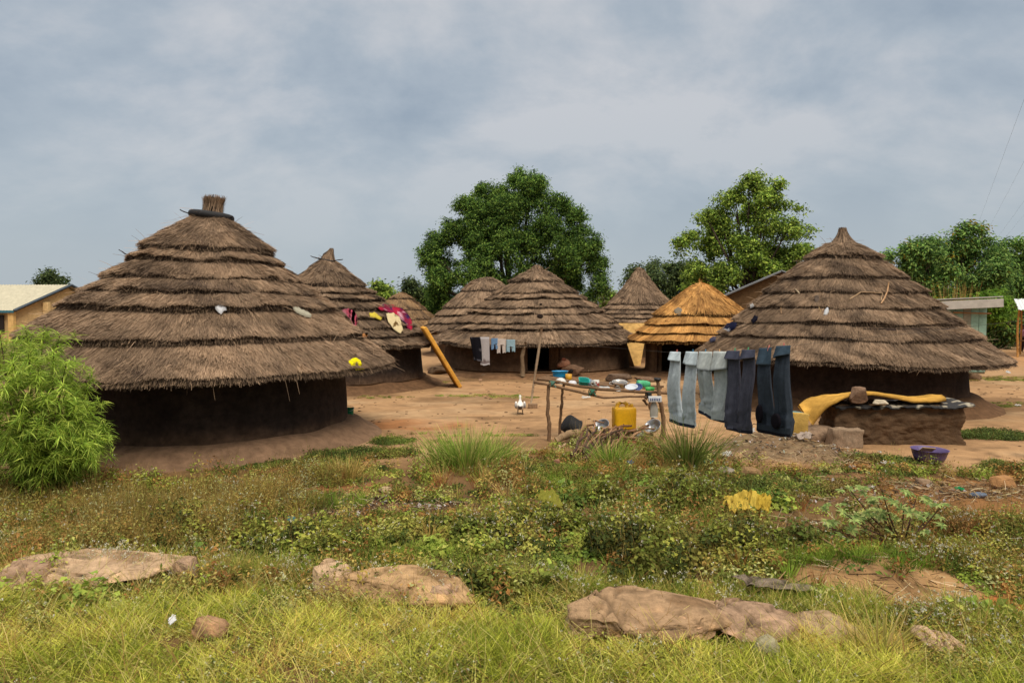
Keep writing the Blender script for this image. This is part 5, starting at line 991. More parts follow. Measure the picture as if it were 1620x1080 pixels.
P_ = on_rack(977, 616, 14.35); vessel([(.001, .02), (.06, .016), (.1, .005), (.104, 0), (.1, -.003), (.001, .01)], lin(186, 180, 172, .65), 'aluminium pot lid with a ring handle in front of the pot', 'pot_lid', 'lid', P_, (.2, 0, 0), M_metal, gd, parts=[('handle', ring(.034, .006, (0, -.0, .045), (math.pi / 2, 0, 0)), lin(206, 202, 196, .65))])
P_ = on_rack(999, 614, 14.4); vessel(bowl(.12, .035, .6), lin(214, 218, 224, .7), 'white plate tilted between the pot and the green jug', 'plate', 'plate', P_, (.35, -.15, 0), group=gd)
P_ = on_rack(1009, 613.5, 14.45); vessel(bowl(.09, .03, .6), lin(50, 80, 140, .6), 'dark blue plate leaning against the green jug', 'plate', 'plate', P_, (.7, -.3, 0), group=gd)
P_ = on_rack(1008, 608, 14.6); vessel([(.001, 0), (.085, 0), (.09, .03), (.085, .12), (.092, .125), (.085, .13), (.078, .2), (.06, .25), (.055, .27), (.05, .25), (.001, .1)], lin(84, 190, 130, .66), 'mint green jug lying on its side at the right end', 'jug', 'jug', P_, (0, math.pi / 2, .1), group=gd)
P_ = on_rack(1028, 619, 14.4); vessel(cup(.07, .08), lin(70, 200, 90, .66), 'vivid green bowl tucked under the mint jug', 'bowl', 'bowl', P_, (.2, 0, 0), group=gd, sx=1.35)
P_ = on_rack(1040, 602, 14.2); vessel(cup(.075, .05), lin(36, 32, 32, .6), 'small black tin stuck on the right post of the rack', 'tin', 'tin', P_, (.1, .1, 0))
def hanging_box():
    p = at(1036, 631, 14.05); m = MB(); t = thing('carton', 'white carton with blue bars tied under the right end of the rack', 'carton', tuple(p - [0, 0, .06]))
    m.add(box(.26, .08, .11, p, .006), lin(226, 226, 226, .72)); m.build('body', M_plastic, t)
    m = MB()
    for j in range(6): m.add(box(.018, .004, .05, p + [-.09 + j * .035, -.042, -.005], 0), lin(70, 90, 150, .6))
    m.build('blue_bars', M_plastic, t)
    P0 = at(1034.5, 638, 14.1); n, q = 10, np.linspace(0, 2 * np.pi, 20, endpoint=False); P = []
    for i in range(n):
        s = i / (n - 1); w = .03 + .05 * math.sin(s * 2.3); P.append(np.stack([P0[0] + w * np.cos(q) * (1 + .12 * np.sin(5 * q + s * 3)), P0[1] + .03 * np.sin(q), P0[2] + .05 - .33 * s + 0 * q], 1))
    V, Fs = surf(np.array(P), cv=True); tag(MB().add((V, Fs + [(np.arange(20) + 180)[None]]), lin(196, 190, 176, .55)).build('plastic_bag', M_plastic), 'dusty clear plastic bag hanging from the rack end', 'bag')
hanging_box()
def jerrycan(c, w, d, h, col, label, rz=0, name='jerrycan', cap=(.9, .9, .85), group=None):
    t = thing(name, label, 'jerrycan', tuple(c), group); m = MB(); q = np.linspace(0, 2 * np.pi, 48, endpoint=False); sq = 1 / (np.abs(np.cos(q)) ** 7 + np.abs(np.sin(q)) ** 7) ** (1 / 7); P = []
    for z, s in ((0, .0), (0, .85), (.012, .94), (.04, .99), (h * .25, .985), (h * .27, 1), (h * .5, .985), (h * .52, 1), (h * .74, 1), (h * .8, .97), (h * .84, .9), (h * .85, .7), (h * .85, 0)):
        P.append(np.stack([np.cos(q) * sq * w / 2 * s, np.sin(q) * sq * d / 2 * s, 0 * q + z], 1))
    m.add(rot(surf(np.array(P), cv=True), (0, 0, rz), c), col)
    m.build('body', M_plastic, t)
    m = MB(); hp = [(-w * .32, 0, h * .84), (-w * .3, 0, h * .94), (-w * .2, 0, h * .99), (w * .05, 0, h * .99), (w * .12, 0, h * .95), (w * .13, 0, h * .84)]; m.add(rot(tube(hp, .035 * w / .4, 8), (0, 0, rz), c), col); m.build('handle', M_plastic, t)
    m = MB(); m.add(rot(lathe([(.001, h * .83), (.045, h * .83), (.045, h * .92), (.035, h * .93), (.035, h * .96), (.001, h * .96)], 16, (w * .32, 0, 0)), (0, 0, rz), c), np.array(col) * .9); m.build('spout', M_plastic, t)
    return t
p_ = gp(987, 690); p_[2] = .0
pj = at(987, 678, 14.6); jerrycan(pj, .47, .3, .54, lin(250, 188, 30, .86), 'big yellow jerrycan standing on the firewood under the rack', .12)
pj = at(1263, 694, 13.2); tag(MB().add(box(.3, .2, .5, tuple(pj + [0, 0, .24]), .025, (-.06, .05, -.1), 3), lin(214, 172, 92, .62)).build('foam_block', M_foam), 'upright block of yellow foam beside the darkest trousers', 'foam')
P_ = at(1264, 659, 13.3); vessel(bowl(.16, .06, .7), lin(96, 150, 150, .6), 'teal pan balanced on the upright yellow foam block', 'pan', 'pan', P_, (.1, .1, 0))
# under the rack
P_ = at(905, 693, 14.3); vessel([(.001, 0), (.17, 0), (.185, .02), (.19, .27), (.205, .275), (.18, .275), (.17, .03), (.001, .02)], lin(40, 37, 36, .5), 'soot black cooking pot tipped over under the rack', 'cooking_pot', 'pot', P_ + [-.13, 0, .33], (0, R(124), .25), M_rubber)
P_ = at(955, 678, 14.6); vessel(bowl(.17, .12, .6), lin(196, 196, 198, .7), 'aluminium bowl tilted left of the yellow jerrycan', 'bowl', 'bowl', P_ + [0, .05, -.02], (.5, -.55, 0), M_metal)
P_ = at(1036, 678, 14.6); vessel(bowl(.17, .12, .6), lin(190, 190, 192, .7), 'aluminium bowl tilted by the right post of the rack', 'bowl', 'bowl', P_ + [0, .05, -.02], (.5, -.55, 0), M_metal)
P_ = at(1000, 691, 14.2); vessel(bowl(.1, .22, .9), lin(160, 156, 152, .6), 'dented grey pot lying on its side by the firewood', 'cooking_pot', 'pot', P_, (0, math.pi / 2 - .2, .15), M_metal, parts=[('sooty_base', lathe([(.001, -.004), (.095, -.004), (.1, .03)], 20), lin(40, 36, 34, .5))])
def firewood():
    r_ = np.random.default_rng(8); m = MB(); cols = [lin(168, 124, 92, .6), lin(136, 98, 72, .55), lin(190, 148, 112, .6), lin(108, 82, 66, .5)]
    t = thing('firewood_pile', 'heap of brown firewood sticks under the rack', 'firewood', tuple(gp(955, 720)))
    for i in range(46):
        a = r_.normal(0, 1, 2); s0 = at(903 + r_.uniform(0, 60), 740, 11.9 + r_.uniform(0, .9)); s0[2] = r_.uniform(.06, .2)
        e = np.array([s0[0] + r_.uniform(.4, .85), s0[1] + r_.uniform(.9, 1.8), s0[2] + r_.uniform(.0, .25)]); mb = MB(); stick(mb, s0, e, r_.uniform(.012, .026), r_.uniform(.009, .018), np.array(cols[i % 4]) * r_.uniform(.8, 1.15), i, .03); mb.build('stick', M_wood, t)
    for i in range(20):
        s0 = at(r_.uniform(925, 1010), r_.uniform(684, 700), 14.1 + r_.uniform(-.2, .5)); s0[2] = r_.uniform(.05, .22); q = r_.uniform(-.5, 1.0); e = s0 + np.array([math.cos(q), math.sin(q), r_.uniform(-.15, .25)]) * r_.uniform(.4, .8)
        mb = MB(); stick(mb, s0, e, r_.uniform(.018, .04), r_.uniform(.015, .03), np.array(cols[(i + 1) % 4]), i + 99, .03); mb.build('branch', M_wood, t)
firewood()
def log(a, b, r0, r1, col, label, seed, wig=.04, name='log', cat='log', group=None):
    m = MB(); stick(m, a, b, r0, r1, col, seed, wig, 9); return tag(m.build(name, M_wood), label, cat, group)
a = at(880, 705, 13.9); a[2] = .06; b = at(915, 684, 14.1); log(a, b, .07, .09, lin(176, 144, 108, .58), 'pale crooked log end beside the black pot', 3)
a = at(905, 700, 13.8); a[2] = .05; b = at(930, 680, 14.2); log(a, b, .06, .05, lin(140, 112, 86, .55), 'brown knotted log leaning by the black pot', 4)
a = at(884, 722, 13.2); a[2] = .05; b = at(895, 702, 13.6); log(a, b, .02, .025, lin(190, 160, 120, .6), 'pale forked root in front of the pale log', 5, .08, 'root', 'root')
def plank(px0, py0, px1, py1, Y, w, th, col, label, roll=.4, z0=.05):
    a = at(px0, py0, Y); b = at(px1, py1, Y - .25); a[2] = max(a[2], z0); b[2] = max(b[2], .03); d = b - a; L = np.linalg.norm(d); M = Vector(d).to_track_quat('X', 'Z').to_euler()
    tag(MB().add(rot(box(L, w, th, (0, 0, 0), .006, (roll, 0, 0)), tuple(M), (a + b) / 2), col).build('plank', M_wood), label, 'plank')
plank(1000, 697, 1034, 709, 13.9, .16, .025, lin(186, 152, 116, .58), 'short flat plank in front of the rack right post', -.5)
brick(999, 711, 15, 13, .14, lin(180, 112, 80, .58), 'orange brick fragment beside the short plank', .3)
P_ = gp(1486, 738); vessel(bowl(.29, .19, .78, .01), lin(110, 88, 142, .6), 'purple plastic basin with rubbish in front of the mud block', 'basin', 'basin', P_ + [0, .3, .05], (.02, .02, 0))
tag(MB().add(box(.24, .015, .12, P_ + [-.08, .22, .25], .003, (.9, .1, .1)), lin(200, 164, 116, .6)).build('cardboard_piece', M_cloth), 'piece of brown cardboard lying in the purple basin', 'cardboard')
P_ = gp(547, 660, .3); P_ = at(547, 661, 13.9 + .9); vessel(bowl(.11, .22, .8), lin(40, 150, 100, .62), 'green bucket half hidden behind the big left hut', 'bucket', 'bucket', at(552, 661, 15.7), parts=[('handle', ring(.11, .005, (0, 0, .21), (.4, 0, 0)), (.5, .5, .5))])
def clay_stove():
    c = gp(903, 589, .2); c[1] -= .35; t = thing('clay_stove', 'low clay hearth against the wall of the middle hut', 'hearth', tuple(c)); m = MB()
    VF = rock(.48, .3, .26, 5, 4, .14, 3); m.add((VF[0] + [c[0] + .05, c[1] + .35, .24], VF[1]), lin(140, 108, 84, .55)); VF = rock(.26, .22, .22, 6, 3, .14, 3); m.add((VF[0] + [c[0] - .28, c[1] + .4, .52], VF[1]), lin(160, 112, 86, .55)); m.build('body', M_mud, t)
    m = MB(); VF = rock(.09, .06, .09, 7, 2, .1, 3); m.add((VF[0] + [c[0] - .02, c[1] + .08, .26], VF[1]), (.015, .012, .01)); m.build('fire_hole', M_mud, t)
    m = MB(); VF = rock(.1, .09, .07, 8, 2, .1, 3); m.add((VF[0] + [c[0] - .28, c[1] + .3, .7], VF[1]), lin(150, 88, 66, .5)); m.build('ember_pot', M_mud, t)
clay_stove()

# ---------------------------------------------------------------- mattresses and mats propped up
def slab(P00, P10, P01, th, col, label, name='foam_mattress', cat='mattress', group='yellow foam mattresses put out to air', mat=None, bev=.03):
    """P00 bottom corner, P10 other bottom corner, P01 top of the first"""
    P00, P10, P01 = map(np.array, (P00, P10, P01)); a = P10 - P00; b = P01 - P00; la, lb = np.linalg.norm(a), np.linalg.norm(b); ax = a / la; n = unit(np.cross(a, b)); by = np.cross(n, ax)
    V, Fs = box(la, lb, th, (0, 0, 0), bev, seg=3); M = np.stack([ax, b / lb, n], 1); V = V @ M.T + P00 + a / 2 + b / 2
    return tag(MB().add((V, Fs), col).build(name, mat or M_foam), label, cat, group)
b0 = gp(729, 613); b1 = at(672, 518, 23.3)
slab(b0, b0 + [-.25, 1.1, 0], b1, .13, lin(236, 172, 76, .72), 'long yellow foam mattress leaning edge on against the second hut')
c0 = at(985, 578, 32.6); c1 = at(1013, 579, 32.5)
def mat_panel():
    P = np.array([c0, c1, at(1025, 511, 33.7), at(979, 511, 33.7)]); n = unit(np.cross(P[1] - P[0], P[3] - P[0])); V, Fs = prism(P, -n * .1)
    tag(MB().add((V, Fs), lin(232, 184, 112, .6)).build('foam_mattress', M_foam, smooth=False), 'yellow foam mattress standing between the middle hut and golden hut', 'mattress', 'yellow foam mattresses put out to air')
mat_panel()
a = gp(1001, 582); b = at(983, 535, 31.3); d_ = b - a
V_, F_ = box(.28, .05, np.linalg.norm(d_), (0, 0, 0), .008); ang = math.atan2(d_[0], d_[2])
tag(MB().add(rot((V_, F_), (0, ang, .4), (a + b) / 2), lin(120, 82, 48, .5)).build('plank', M_wood), 'dark brown board leaning against the right eave of the middle hut', 'plank')

# ---------------------------------------------------------------- clothes
def garment(h, poly, col, label, name='cloth', cat='cloth', lift=.2, seed=1, wr=.02, pattern=None, hole=None):
    """cloth spread on a roof: outline as picture points, dropped on the thatch"""
    r_ = np.random.default_rng(seed); poly = np.array(poly, float); c = poly.mean(0); n = len(poly); m = 40
    q = np.linspace(0, n, m, endpoint=False); i = q.astype(int); f = (q - i)[:, None]; out = poly[i] * (1 - f) + poly[(i + 1) % n] * f
    ts = [0.03, .25, .5, .75, .92, 1.0] if hole is None else [hole, hole + .15, hole + .3, .92, 1.0]
    P = np.array([[h.hit(*(c + (o - c) * t), lift=lift) for o in out] for t in ts])
    P[..., 2] += wr * n2d(P[..., 0] * 1.2 + P[..., 1], P[..., 2] * 1.2, .12, seed) + wr * .6
    P[-1, :, 2] -= .03
    if hole: P[0, :, 2] -= .03
    V, Fs = surf(P, cv=True); k = len(V); V2 = V - [0, 0, .018]
    if hole is None: V = np.concatenate([V, P[0].mean(0)[None]]); Fs = Fs + [np.stack([np.full(m, k), np.arange(m), (np.arange(m) + 1) % m], 1)]
    C = np.tile(np.array(col), (len(V), 1)) if pattern is None else pattern(V, r_)
    mb = MB(); mb.add((V, Fs), C); e = np.arange(m) + (len(ts) - 1) * m
    mb.add((V2, [f[:, ::-1] for f in surf(P, cv=True)[1]]), C[:len(V2)])
    return tag(mb.build(name, M_cloth), label, cat, 'washing spread on the thatched roofs')
gl = garment
gl(h1, [(340, 485), (352, 484), (359, 486), (353, 490), (350, 494), (345, 491)], lin(224, 222, 222, .72), 'small white rag on the front of the big left roof', 'rag', 'rag')
gl(h1, [(463, 486), (470, 485), (475, 491), (486, 492), (493, 497), (490, 500), (480, 497), (470, 493)], lin(200, 192, 168, .62), 'crumpled beige lace strip on the big left roof', 'lace_strip', 'cloth')
gl(h1, [(541, 489), (552, 488), (562, 492), (566, 502), (564, 513), (559, 511), (553, 500)], lin(236, 116, 138, .68), 'pink garment at the right edge of the big left roof', 'pink_garment', 'garment', pattern=lambda V, r_: np.where((n2d(V[:, 0], V[:, 2], .1, 3) > .15)[:, None], np.array(lin(238, 106, 130, .7)), np.array(lin(240, 150, 166, .7))))
gl(h1, [(551, 569), (563, 566), (571, 571), (574, 580), (578, 586), (569, 587), (561, 580), (553, 575)], lin(244, 228, 20, .78), 'bright yellow underwear near the eave of the big left roof', 'underwear', 'garment', hole=.32)
gl(h1, [(573, 529), (582, 526), (580, 530), (574, 531)], lin(220, 150, 90, .62), 'tiny orange scrap on the big left roof', 'scrap', 'scrap')
gl(h2, [(584, 495), (592, 494), (598, 498), (605, 501), (602, 505), (594, 501), (586, 500)], lin(226, 200, 74, .68), 'yellow scrap of cloth on the second hut roof', 'cloth_scrap', 'cloth')
def check(V, r_):
    a = np.floor(V[:, 0] * 9 + V[:, 2] * 5).astype(int) % 3; b = np.floor(V[:, 2] * 10 - V[:, 1] * 4).astype(int) % 3
    c = np.where((a == 0)[:, None], np.array(lin(196, 40, 70, .6)), np.where((b == 0)[:, None], np.array(lin(66, 44, 96, .55)), np.array(lin(150, 40, 70, .55)))); return np.where(((a == 1) & (b == 1))[:, None], np.array(lin(226, 170, 180, .65)), c)
gl(h2, [(596, 486), (608, 482), (622, 483), (636, 488), (648, 499), (653, 512), (651, 523), (644, 517), (637, 507), (628, 498), (614, 492), (603, 490)], None, 'crimson and purple checked cloth draped on the second hut roof', 'checked_cloth', 'cloth', pattern=check, wr=.05, lift=.24)
gl(h2, [(611, 496), (622, 494), (632, 500), (635, 510), (638, 522), (632, 527), (622, 519), (614, 509)], None, 'cream and gold skirt below the checked cloth', 'skirt', 'garment', wr=.05, lift=.26, pattern=lambda V, r_: np.where((n2d(V[:, 0], V[:, 2], .12, 5) > .3)[:, None], np.array(lin(120, 92, 50, .6)), np.array(lin(226, 204, 156, .68))))
gl(h8, [(1144, 521), (1150, 513), (1160, 509), (1166, 512), (1163, 518), (1152, 523)], None, 'navy blue cap with a white peak on the right hut roof', 'cap', 'cap', pattern=lambda V, r_: np.where((V[:, 0] < V[:, 0].mean() - .1)[:, None], np.array(lin(206, 206, 210, .65)), np.array(lin(36, 38, 66, .55))), wr=.04)
gl(h8, [(1188, 505), (1194, 499), (1199, 500), (1198, 505), (1191, 509)], lin(36, 34, 48, .5), 'small dark shoe on the upper left of the right roof', 'shoe', 'shoe', wr=.03)
gl(h8, [(1122, 536), (1128, 532), (1133, 533), (1131, 538), (1124, 540)], lin(86, 86, 108, .55), 'grey blue rag low on the left of the right roof', 'rag', 'rag')
gl(h8, [(1186, 482), (1191, 480), (1193, 483), (1187, 485)], lin(206, 202, 196, .65), 'white scrap near the left slope of the right roof', 'scrap', 'scrap')
gl(h7, [(1066, 490), (1073, 486), (1079, 489), (1080, 495), (1074, 497), (1068, 494)], lin(160, 146, 126, .58), 'grey rag lying on the golden thatch', 'rag', 'rag')
def roof_stick(pts, r, col, label, name='reed', lift=.2):
    P = np.array([h8.hit(px, py, lift) for px, py in pts]); return tag(MB().add(tube(P, r, 6), col).build(name, M_wood), label, 'stick', 'sticks lying on the right hut roof')
roof_stick([(1344, 473), (1362, 462), (1375, 462), (1396, 464), (1394, 475)], .012, lin(206, 170, 128, .62), 'long thin bent reed on the right roof')
roof_stick([(1406, 447), (1404, 460), (1399, 472), (1394, 480)], .02, lin(206, 162, 118, .62), 'thick curved stick on the right roof', 'branch')
roof_stick([(1258, 457), (1262, 461), (1265, 464)], .018, lin(210, 186, 150, .62), 'short pale stick high on the left of the right roof', 'branch')
roof_stick([(1295, 484), (1299, 495), (1301, 505)], .012, lin(206, 170, 120, .62), 'slim straw coloured stick beside the plastic bottle', 'branch')
roof_stick([(1235, 486), (1236, 496)], .012, lin(180, 140, 100, .6), 'small upright twig left of the plastic bottle', 'twig')
p_ = h8.hit(1304, 497, .2); vessel([(.001, 0), (.05, 0), (.055, .02), (.055, .18), (.03, .25), (.02, .28), (.001, .28)], lin(206, 206, 208, .65), 'white plastic bottle lying on the right roof', 'bottle', 'bottle', p_ + [0, -.05, -.05], (-.5, .5, 0), seg=14)
p_ = h8.hit(1292, 473, .12); gl(h8, [(1289, 470), (1294, 468), (1297, 474), (1293, 480), (1289, 477)], lin(120, 104, 92, .55), 'brown plastic wrapper on the middle of the right roof', 'wrapper', 'wrapper', wr=.04)

def wire(pts, r, label, name='clothesline', cat='clothesline'):
    p = np.array(pts); n = len(p); s = np.linspace(0, n - 1, (n - 1) * 8 + 1); P = np.stack([np.interp(s, np.arange(n), p[:, i]) for i in range(3)], 1)
    return tag(MB().add(tube(P, r, 5), lin(120, 116, 108, .5)).build(name, M_plastic), label, cat)
pole_b = gp(840, 641); pole_t = at(857, 518, 19.4)
m = MB(); stick(m, (pole_b[0], pole_b[1], .02), pole_t, .026, .03, lin(186, 160, 130, .58), 3, .008); tag(m.build('clothesline_pole', M_wood), 'slim leaning pole that carries the clothesline before the middle hut', 'pole')
WA = at(854, 540, 19.45)
def line_pt(px, Y): 
    y = np.interp(px, [854, 960, 1062, 1140, 1190, 1253], [540, 549, 557.5, 557, 554, 546.5]); return at(px, y, Y)
def lineY(px): X = (px - 810) / F; return (.75 + .289 * 19.6) / (X + .289)
wire([WA, line_pt(960, lineY(960)), line_pt(1030, lineY(1030)), line_pt(1062, lineY(1062)), line_pt(1100, lineY(1100)), line_pt(1140, lineY(1140)), line_pt(1190, lineY(1190)), line_pt(1253, lineY(1253)), at(1440, 527, lineY(1440)), at(1680, 500, lineY(1680))], .0013, 'thin wire clothesline holding the four pairs of trousers')
def trousers(pxs, top, bot, flap, cols, label, seed, band, patches=False, foldskew=0, wide=1.0):
    """pair hung by the leg ends: pxs = left leg x0,x1, right leg x0,x1 at the line; bot = y of the waist left, right"""
    r_ = np.random.default_rng(seed); xm = (pxs[0] + pxs[3]) / 2; Y = lineY(xm); k = Y / F; o = line_pt(xm, Y)
    u = unit(line_pt(pxs[3], lineY(pxs[3])) - line_pt(pxs[0], lineY(pxs[0]))); u[2] *= .6; u = unit(u); nrm = unit(np.cross(u, [0, 0, 1.])); nrm = nrm if nrm[1] < 0 else -nrm
    t = thing('trousers', label, 'trousers', tuple(o), 'trousers pegged on the front clothesline')
    q = np.linspace(0, 2 * np.pi, 36, endpoint=False); base = np.array(cols[0]); hem = np.array(cols[1])
    def pos(pxx, y): 
        Yp = lineY(pxx); X = (pxx - 810) / F * Yp; return X
    tops = line_pt(xm, Y)[2]
    def zof(y): return at(xm, y, Y)[2]
    def ctr(pxx): Yp = lineY(pxx); return np.array([(pxx - 810) / F * Yp, Yp])
    def leg(x0, x1, xb0, xb1, yb, sd, nm):
        ea, eb = (1.2, 4.5) if sd == 1 else (4.5, 1.2)
        P = []; C = []; n = 34; zt = line_pt((x0 + x1) / 2, lineY((x0 + x1) / 2))[2] + .004; zb = zof(yb); ph = r_.uniform(0, 6, 4)
        for i in range(n):
            s = i / (n - 1); a = x0 + (xb0 - x0) * s ** ea; b = x1 + (xb1 - x1) * s ** eb; ca, cb = ctr(a), ctr(b); c = (ca + cb) / 2; hw = np.linalg.norm(cb - ca) / 2
            th = .014 + .036 * min(1, s * 3) + .012 * s; z = zt + (zb - zt) * s
            fold = 1 + (.42 * np.sin(4 * q + ph[0] + s * 2.2) + .36 * np.sin(7 * q + ph[1] - s * 2.4) + .25 * np.sin(11 * q + ph[3] + s)) * min(1, .25 + s)
            cr_ = .012 * np.sin(26 * s + ph[2] + 2 * np.cos(q)) * (s > .72) * np.sin(q) + .006 * np.sin(60 * s + 3 * np.cos(q + ph[1])) * (s > .75)
            off = np.cos(q)[:, None] * hw * u[None] + (np.sin(q) * th * fold + cr_)[:, None] * nrm[None]
            pt = np.array([c[0], c[1], z]) + off + u * (.012 * math.sin(s * 4.5 + ph[2]) * s) + nrm * (.035 * math.sin(s * 5 + ph[3]) * min(1, 2 * s)); P.append(pt); shade = 1 + .05 * r_.normal(size=(36, 1)); C.append(np.clip(base * shade, .003, 1))
        V, Fs = surf(np.array(P), cv=True); MB().add((V, Fs + [np.arange(36)[None]]), np.concatenate(C)).build(nm, M_denim, t)
    def cuff(x0, x1, fy0, fy1, sd):
        P = []; n = 9; zt = line_pt((x0 + x1) / 2, lineY((x0 + x1) / 2))[2] + .012; ca, cb = ctr(x0 - .4), ctr(x1 + .4); c = (ca + cb) / 2; hw = np.linalg.norm(cb - ca) / 2
        for i in range(n):
            s = i / (n - 1); zl = zof(fy0) ; zr = zof(fy1); zb = zl + (zr - zl) * (np.cos(q) * .5 + .5); z = zt + (zb - zt) * s; fl = 1 + .06 * s * (1 if foldskew == 0 else foldskew)
            th = (.02 + .05 * s) * (1 + .3 * np.sin(4 * q + sd)); P.append(np.array([c[0], c[1], 0]) + np.cos(q)[:, None] * hw * fl * u + (np.sin(q) * th + .03 * s)[:, None] * nrm + np.stack([0 * q, 0 * q, z], 1))
        V, Fs = surf(np.array(P), cv=True); V2 = V.copy(); cc = np.array(cols[2]); C = np.tile(cc, (len(V), 1)) * (1 + .06 * r_.normal(size=(len(V), 1))); C[-36:] = hem
        MB().add((V, Fs + [np.arange(36)[None]]), C).build('cuff', M_denim, t)
    mid = (pxs[1] + pxs[2]) / 2
    bl, br = bot; xb0 = pxs[0] + (2 if wide <= 1 else -1); xb1 = pxs[3] + (-4 if wide <= 1 else 1); bm_ = (xb0 + xb1) / 2; ym = (bl + br) / 2
    leg(pxs[0], pxs[1], xb0, bm_ + 1, (bl + ym) / 2 - 2, 1, 'leg'); leg(pxs[2], pxs[3], bm_ - 1, xb1, (br + ym) / 2 - 2, 2, 'leg')
    cuff(pxs[0], pxs[1], flap[0], flap[1], 1); cuff(pxs[2], pxs[3], flap[2], flap[3], 2)
    # seat and waistband
    def seat(nm, ya, yb_, c1, th):
        P = []; ca, cb = ctr(xb0 - .5), ctr(xb1 + .5); c = (ca + cb) / 2; hw = np.linalg.norm(cb - ca) / 2
        for i in range(6):
            s = i / 5; y0 = bl + (ya) + (yb_ - ya) * s; y1 = br + ya + (yb_ - ya) * s; z = zof(y0) + (zof(y1) - zof(y0)) * (np.cos(q) * .5 + .5)
            P.append(np.array([c[0], c[1], 0]) + np.cos(q)[:, None] * hw * u + (np.sin(q) * th * (1 + .2 * np.sin(5 * q + seed)))[:, None] * nrm + np.stack([0 * q, 0 * q, z], 1))
        V, Fs = surf(np.array(P), cv=True); MB().add((V, Fs), c1).build(nm, M_denim, t)
    seat('seat', -14, -4, base * (1.0 if not patches else .6), .085); seat('waistband', -5, 0, band, .094)
    if patches:
        for x0, x1, y0, y1 in ((1205, 1221, 642, 672), (1229, 1251, 650, 674)):
            xc = (x0 + x1) / 2; c = ctr(xc); hw = (x1 - x0) / 2 * lineY(xc) / F; zc = zof((y0 + y1) / 2); hz = (y1 - y0) / 2 * Y / F
            V, Fs = lathe([(.001, .012), (.7, .012), (.93, .009), (1.0, 0), (1, -.02)], 28); V = np.array([c[0], c[1], zc]) + V[:, :1] * hw * u + V[:, 1:2] * hz * np.array([0, 0, 1.]) + (V[:, 2:] + .105) * nrm
            MB().add((V, Fs), lin(34, 30, 36, .5)).build('patch', M_denim, t)
    return t, o, nrm
GY, GY2 = lin(188, 196, 198, .8), lin(206, 216, 218, .78)
trousers((1061, 1077, 1086, 1104), 558, (670, 673), (570, 573, 573, 576), (GY, lin(120, 126, 126, .5), GY2), 'pale grey trousers, leftmost of the four pairs on the line', 1, lin(60, 66, 78, .55))
trousers((1107, 1127, 1130, 1152), 558, (654, 665), (585, 588, 586, 581), (lin(176, 182, 180, .74), lin(106, 112, 118, .5), lin(206, 210, 204, .74)), 'crooked pale grey trousers hanging shorter than their neighbours', 2, lin(56, 62, 78, .55))
trousers((1151, 1170.5, 1175.5, 1195), 556, (681, 683), (568, 570, 568, 564), (lin(94, 94, 106, .55), lin(80, 76, 80, .5), lin(84, 86, 102, .55)), 'charcoal trousers with a light band above the waist', 3, lin(50, 50, 60, .55), foldskew=1.4)
trousers((1202, 1221, 1229, 1251), 550, (684, 688), (577, 579, 565, 559), (lin(74, 82, 92, .52), lin(66, 74, 80, .5), lin(76, 94, 108, .54)), 'darkest trousers with black oval patches, rightmost on the line', 4, lin(34, 32, 38, .5), patches=True, wide=1.1)
def peg(px, dy, col, label):
    Y = lineY(px); p = line_pt(px, Y); t = thing('clothes_peg', label, 'peg', tuple(p), 'plastic pegs on the front clothesline')
    for s in (-1, 1):
        m = MB(); m.add(box(.014, .008, .085, p + [s * .004, -.02 + .012 * s, .008], .003, (s * .12, .08 * dy, 0)), col); m.build('peg_jaw', M_plastic, t)
    m = MB(); m.add(ring(.006, .0016, p + [0, -.02, .012], (0, math.pi / 2, 0)), (.5, .5, .5)); m.build('spring', M_metal, t)
for px, dy, c, lb in ((1070.5, 1, lin(226, 120, 104, .66), 'red peg on the left leg of the leftmost trousers'), (1096, -1, lin(50, 130, 170, .62), 'blue peg on the right leg of the leftmost trousers'), (1115.5, 1, lin(60, 140, 176, .62), 'blue peg on the left leg of the crooked trousers'), (1138, -1, lin(236, 180, 120, .68), 'pale orange peg on the crooked trousers'),
        (1162, 1, lin(60, 176, 130, .64), 'green peg on the left leg of the charcoal trousers'), (1182.5, 3, lin(90, 180, 120, .64), 'green peg on the right leg of the charcoal trousers'), (1215, 4, lin(232, 140, 120, .66), 'tilted salmon peg on the left leg of the darkest trousers'), (1239, 1, lin(232, 126, 112, .66), 'salmon peg at the right end of the line')):
    peg(px, dy, c, lb)
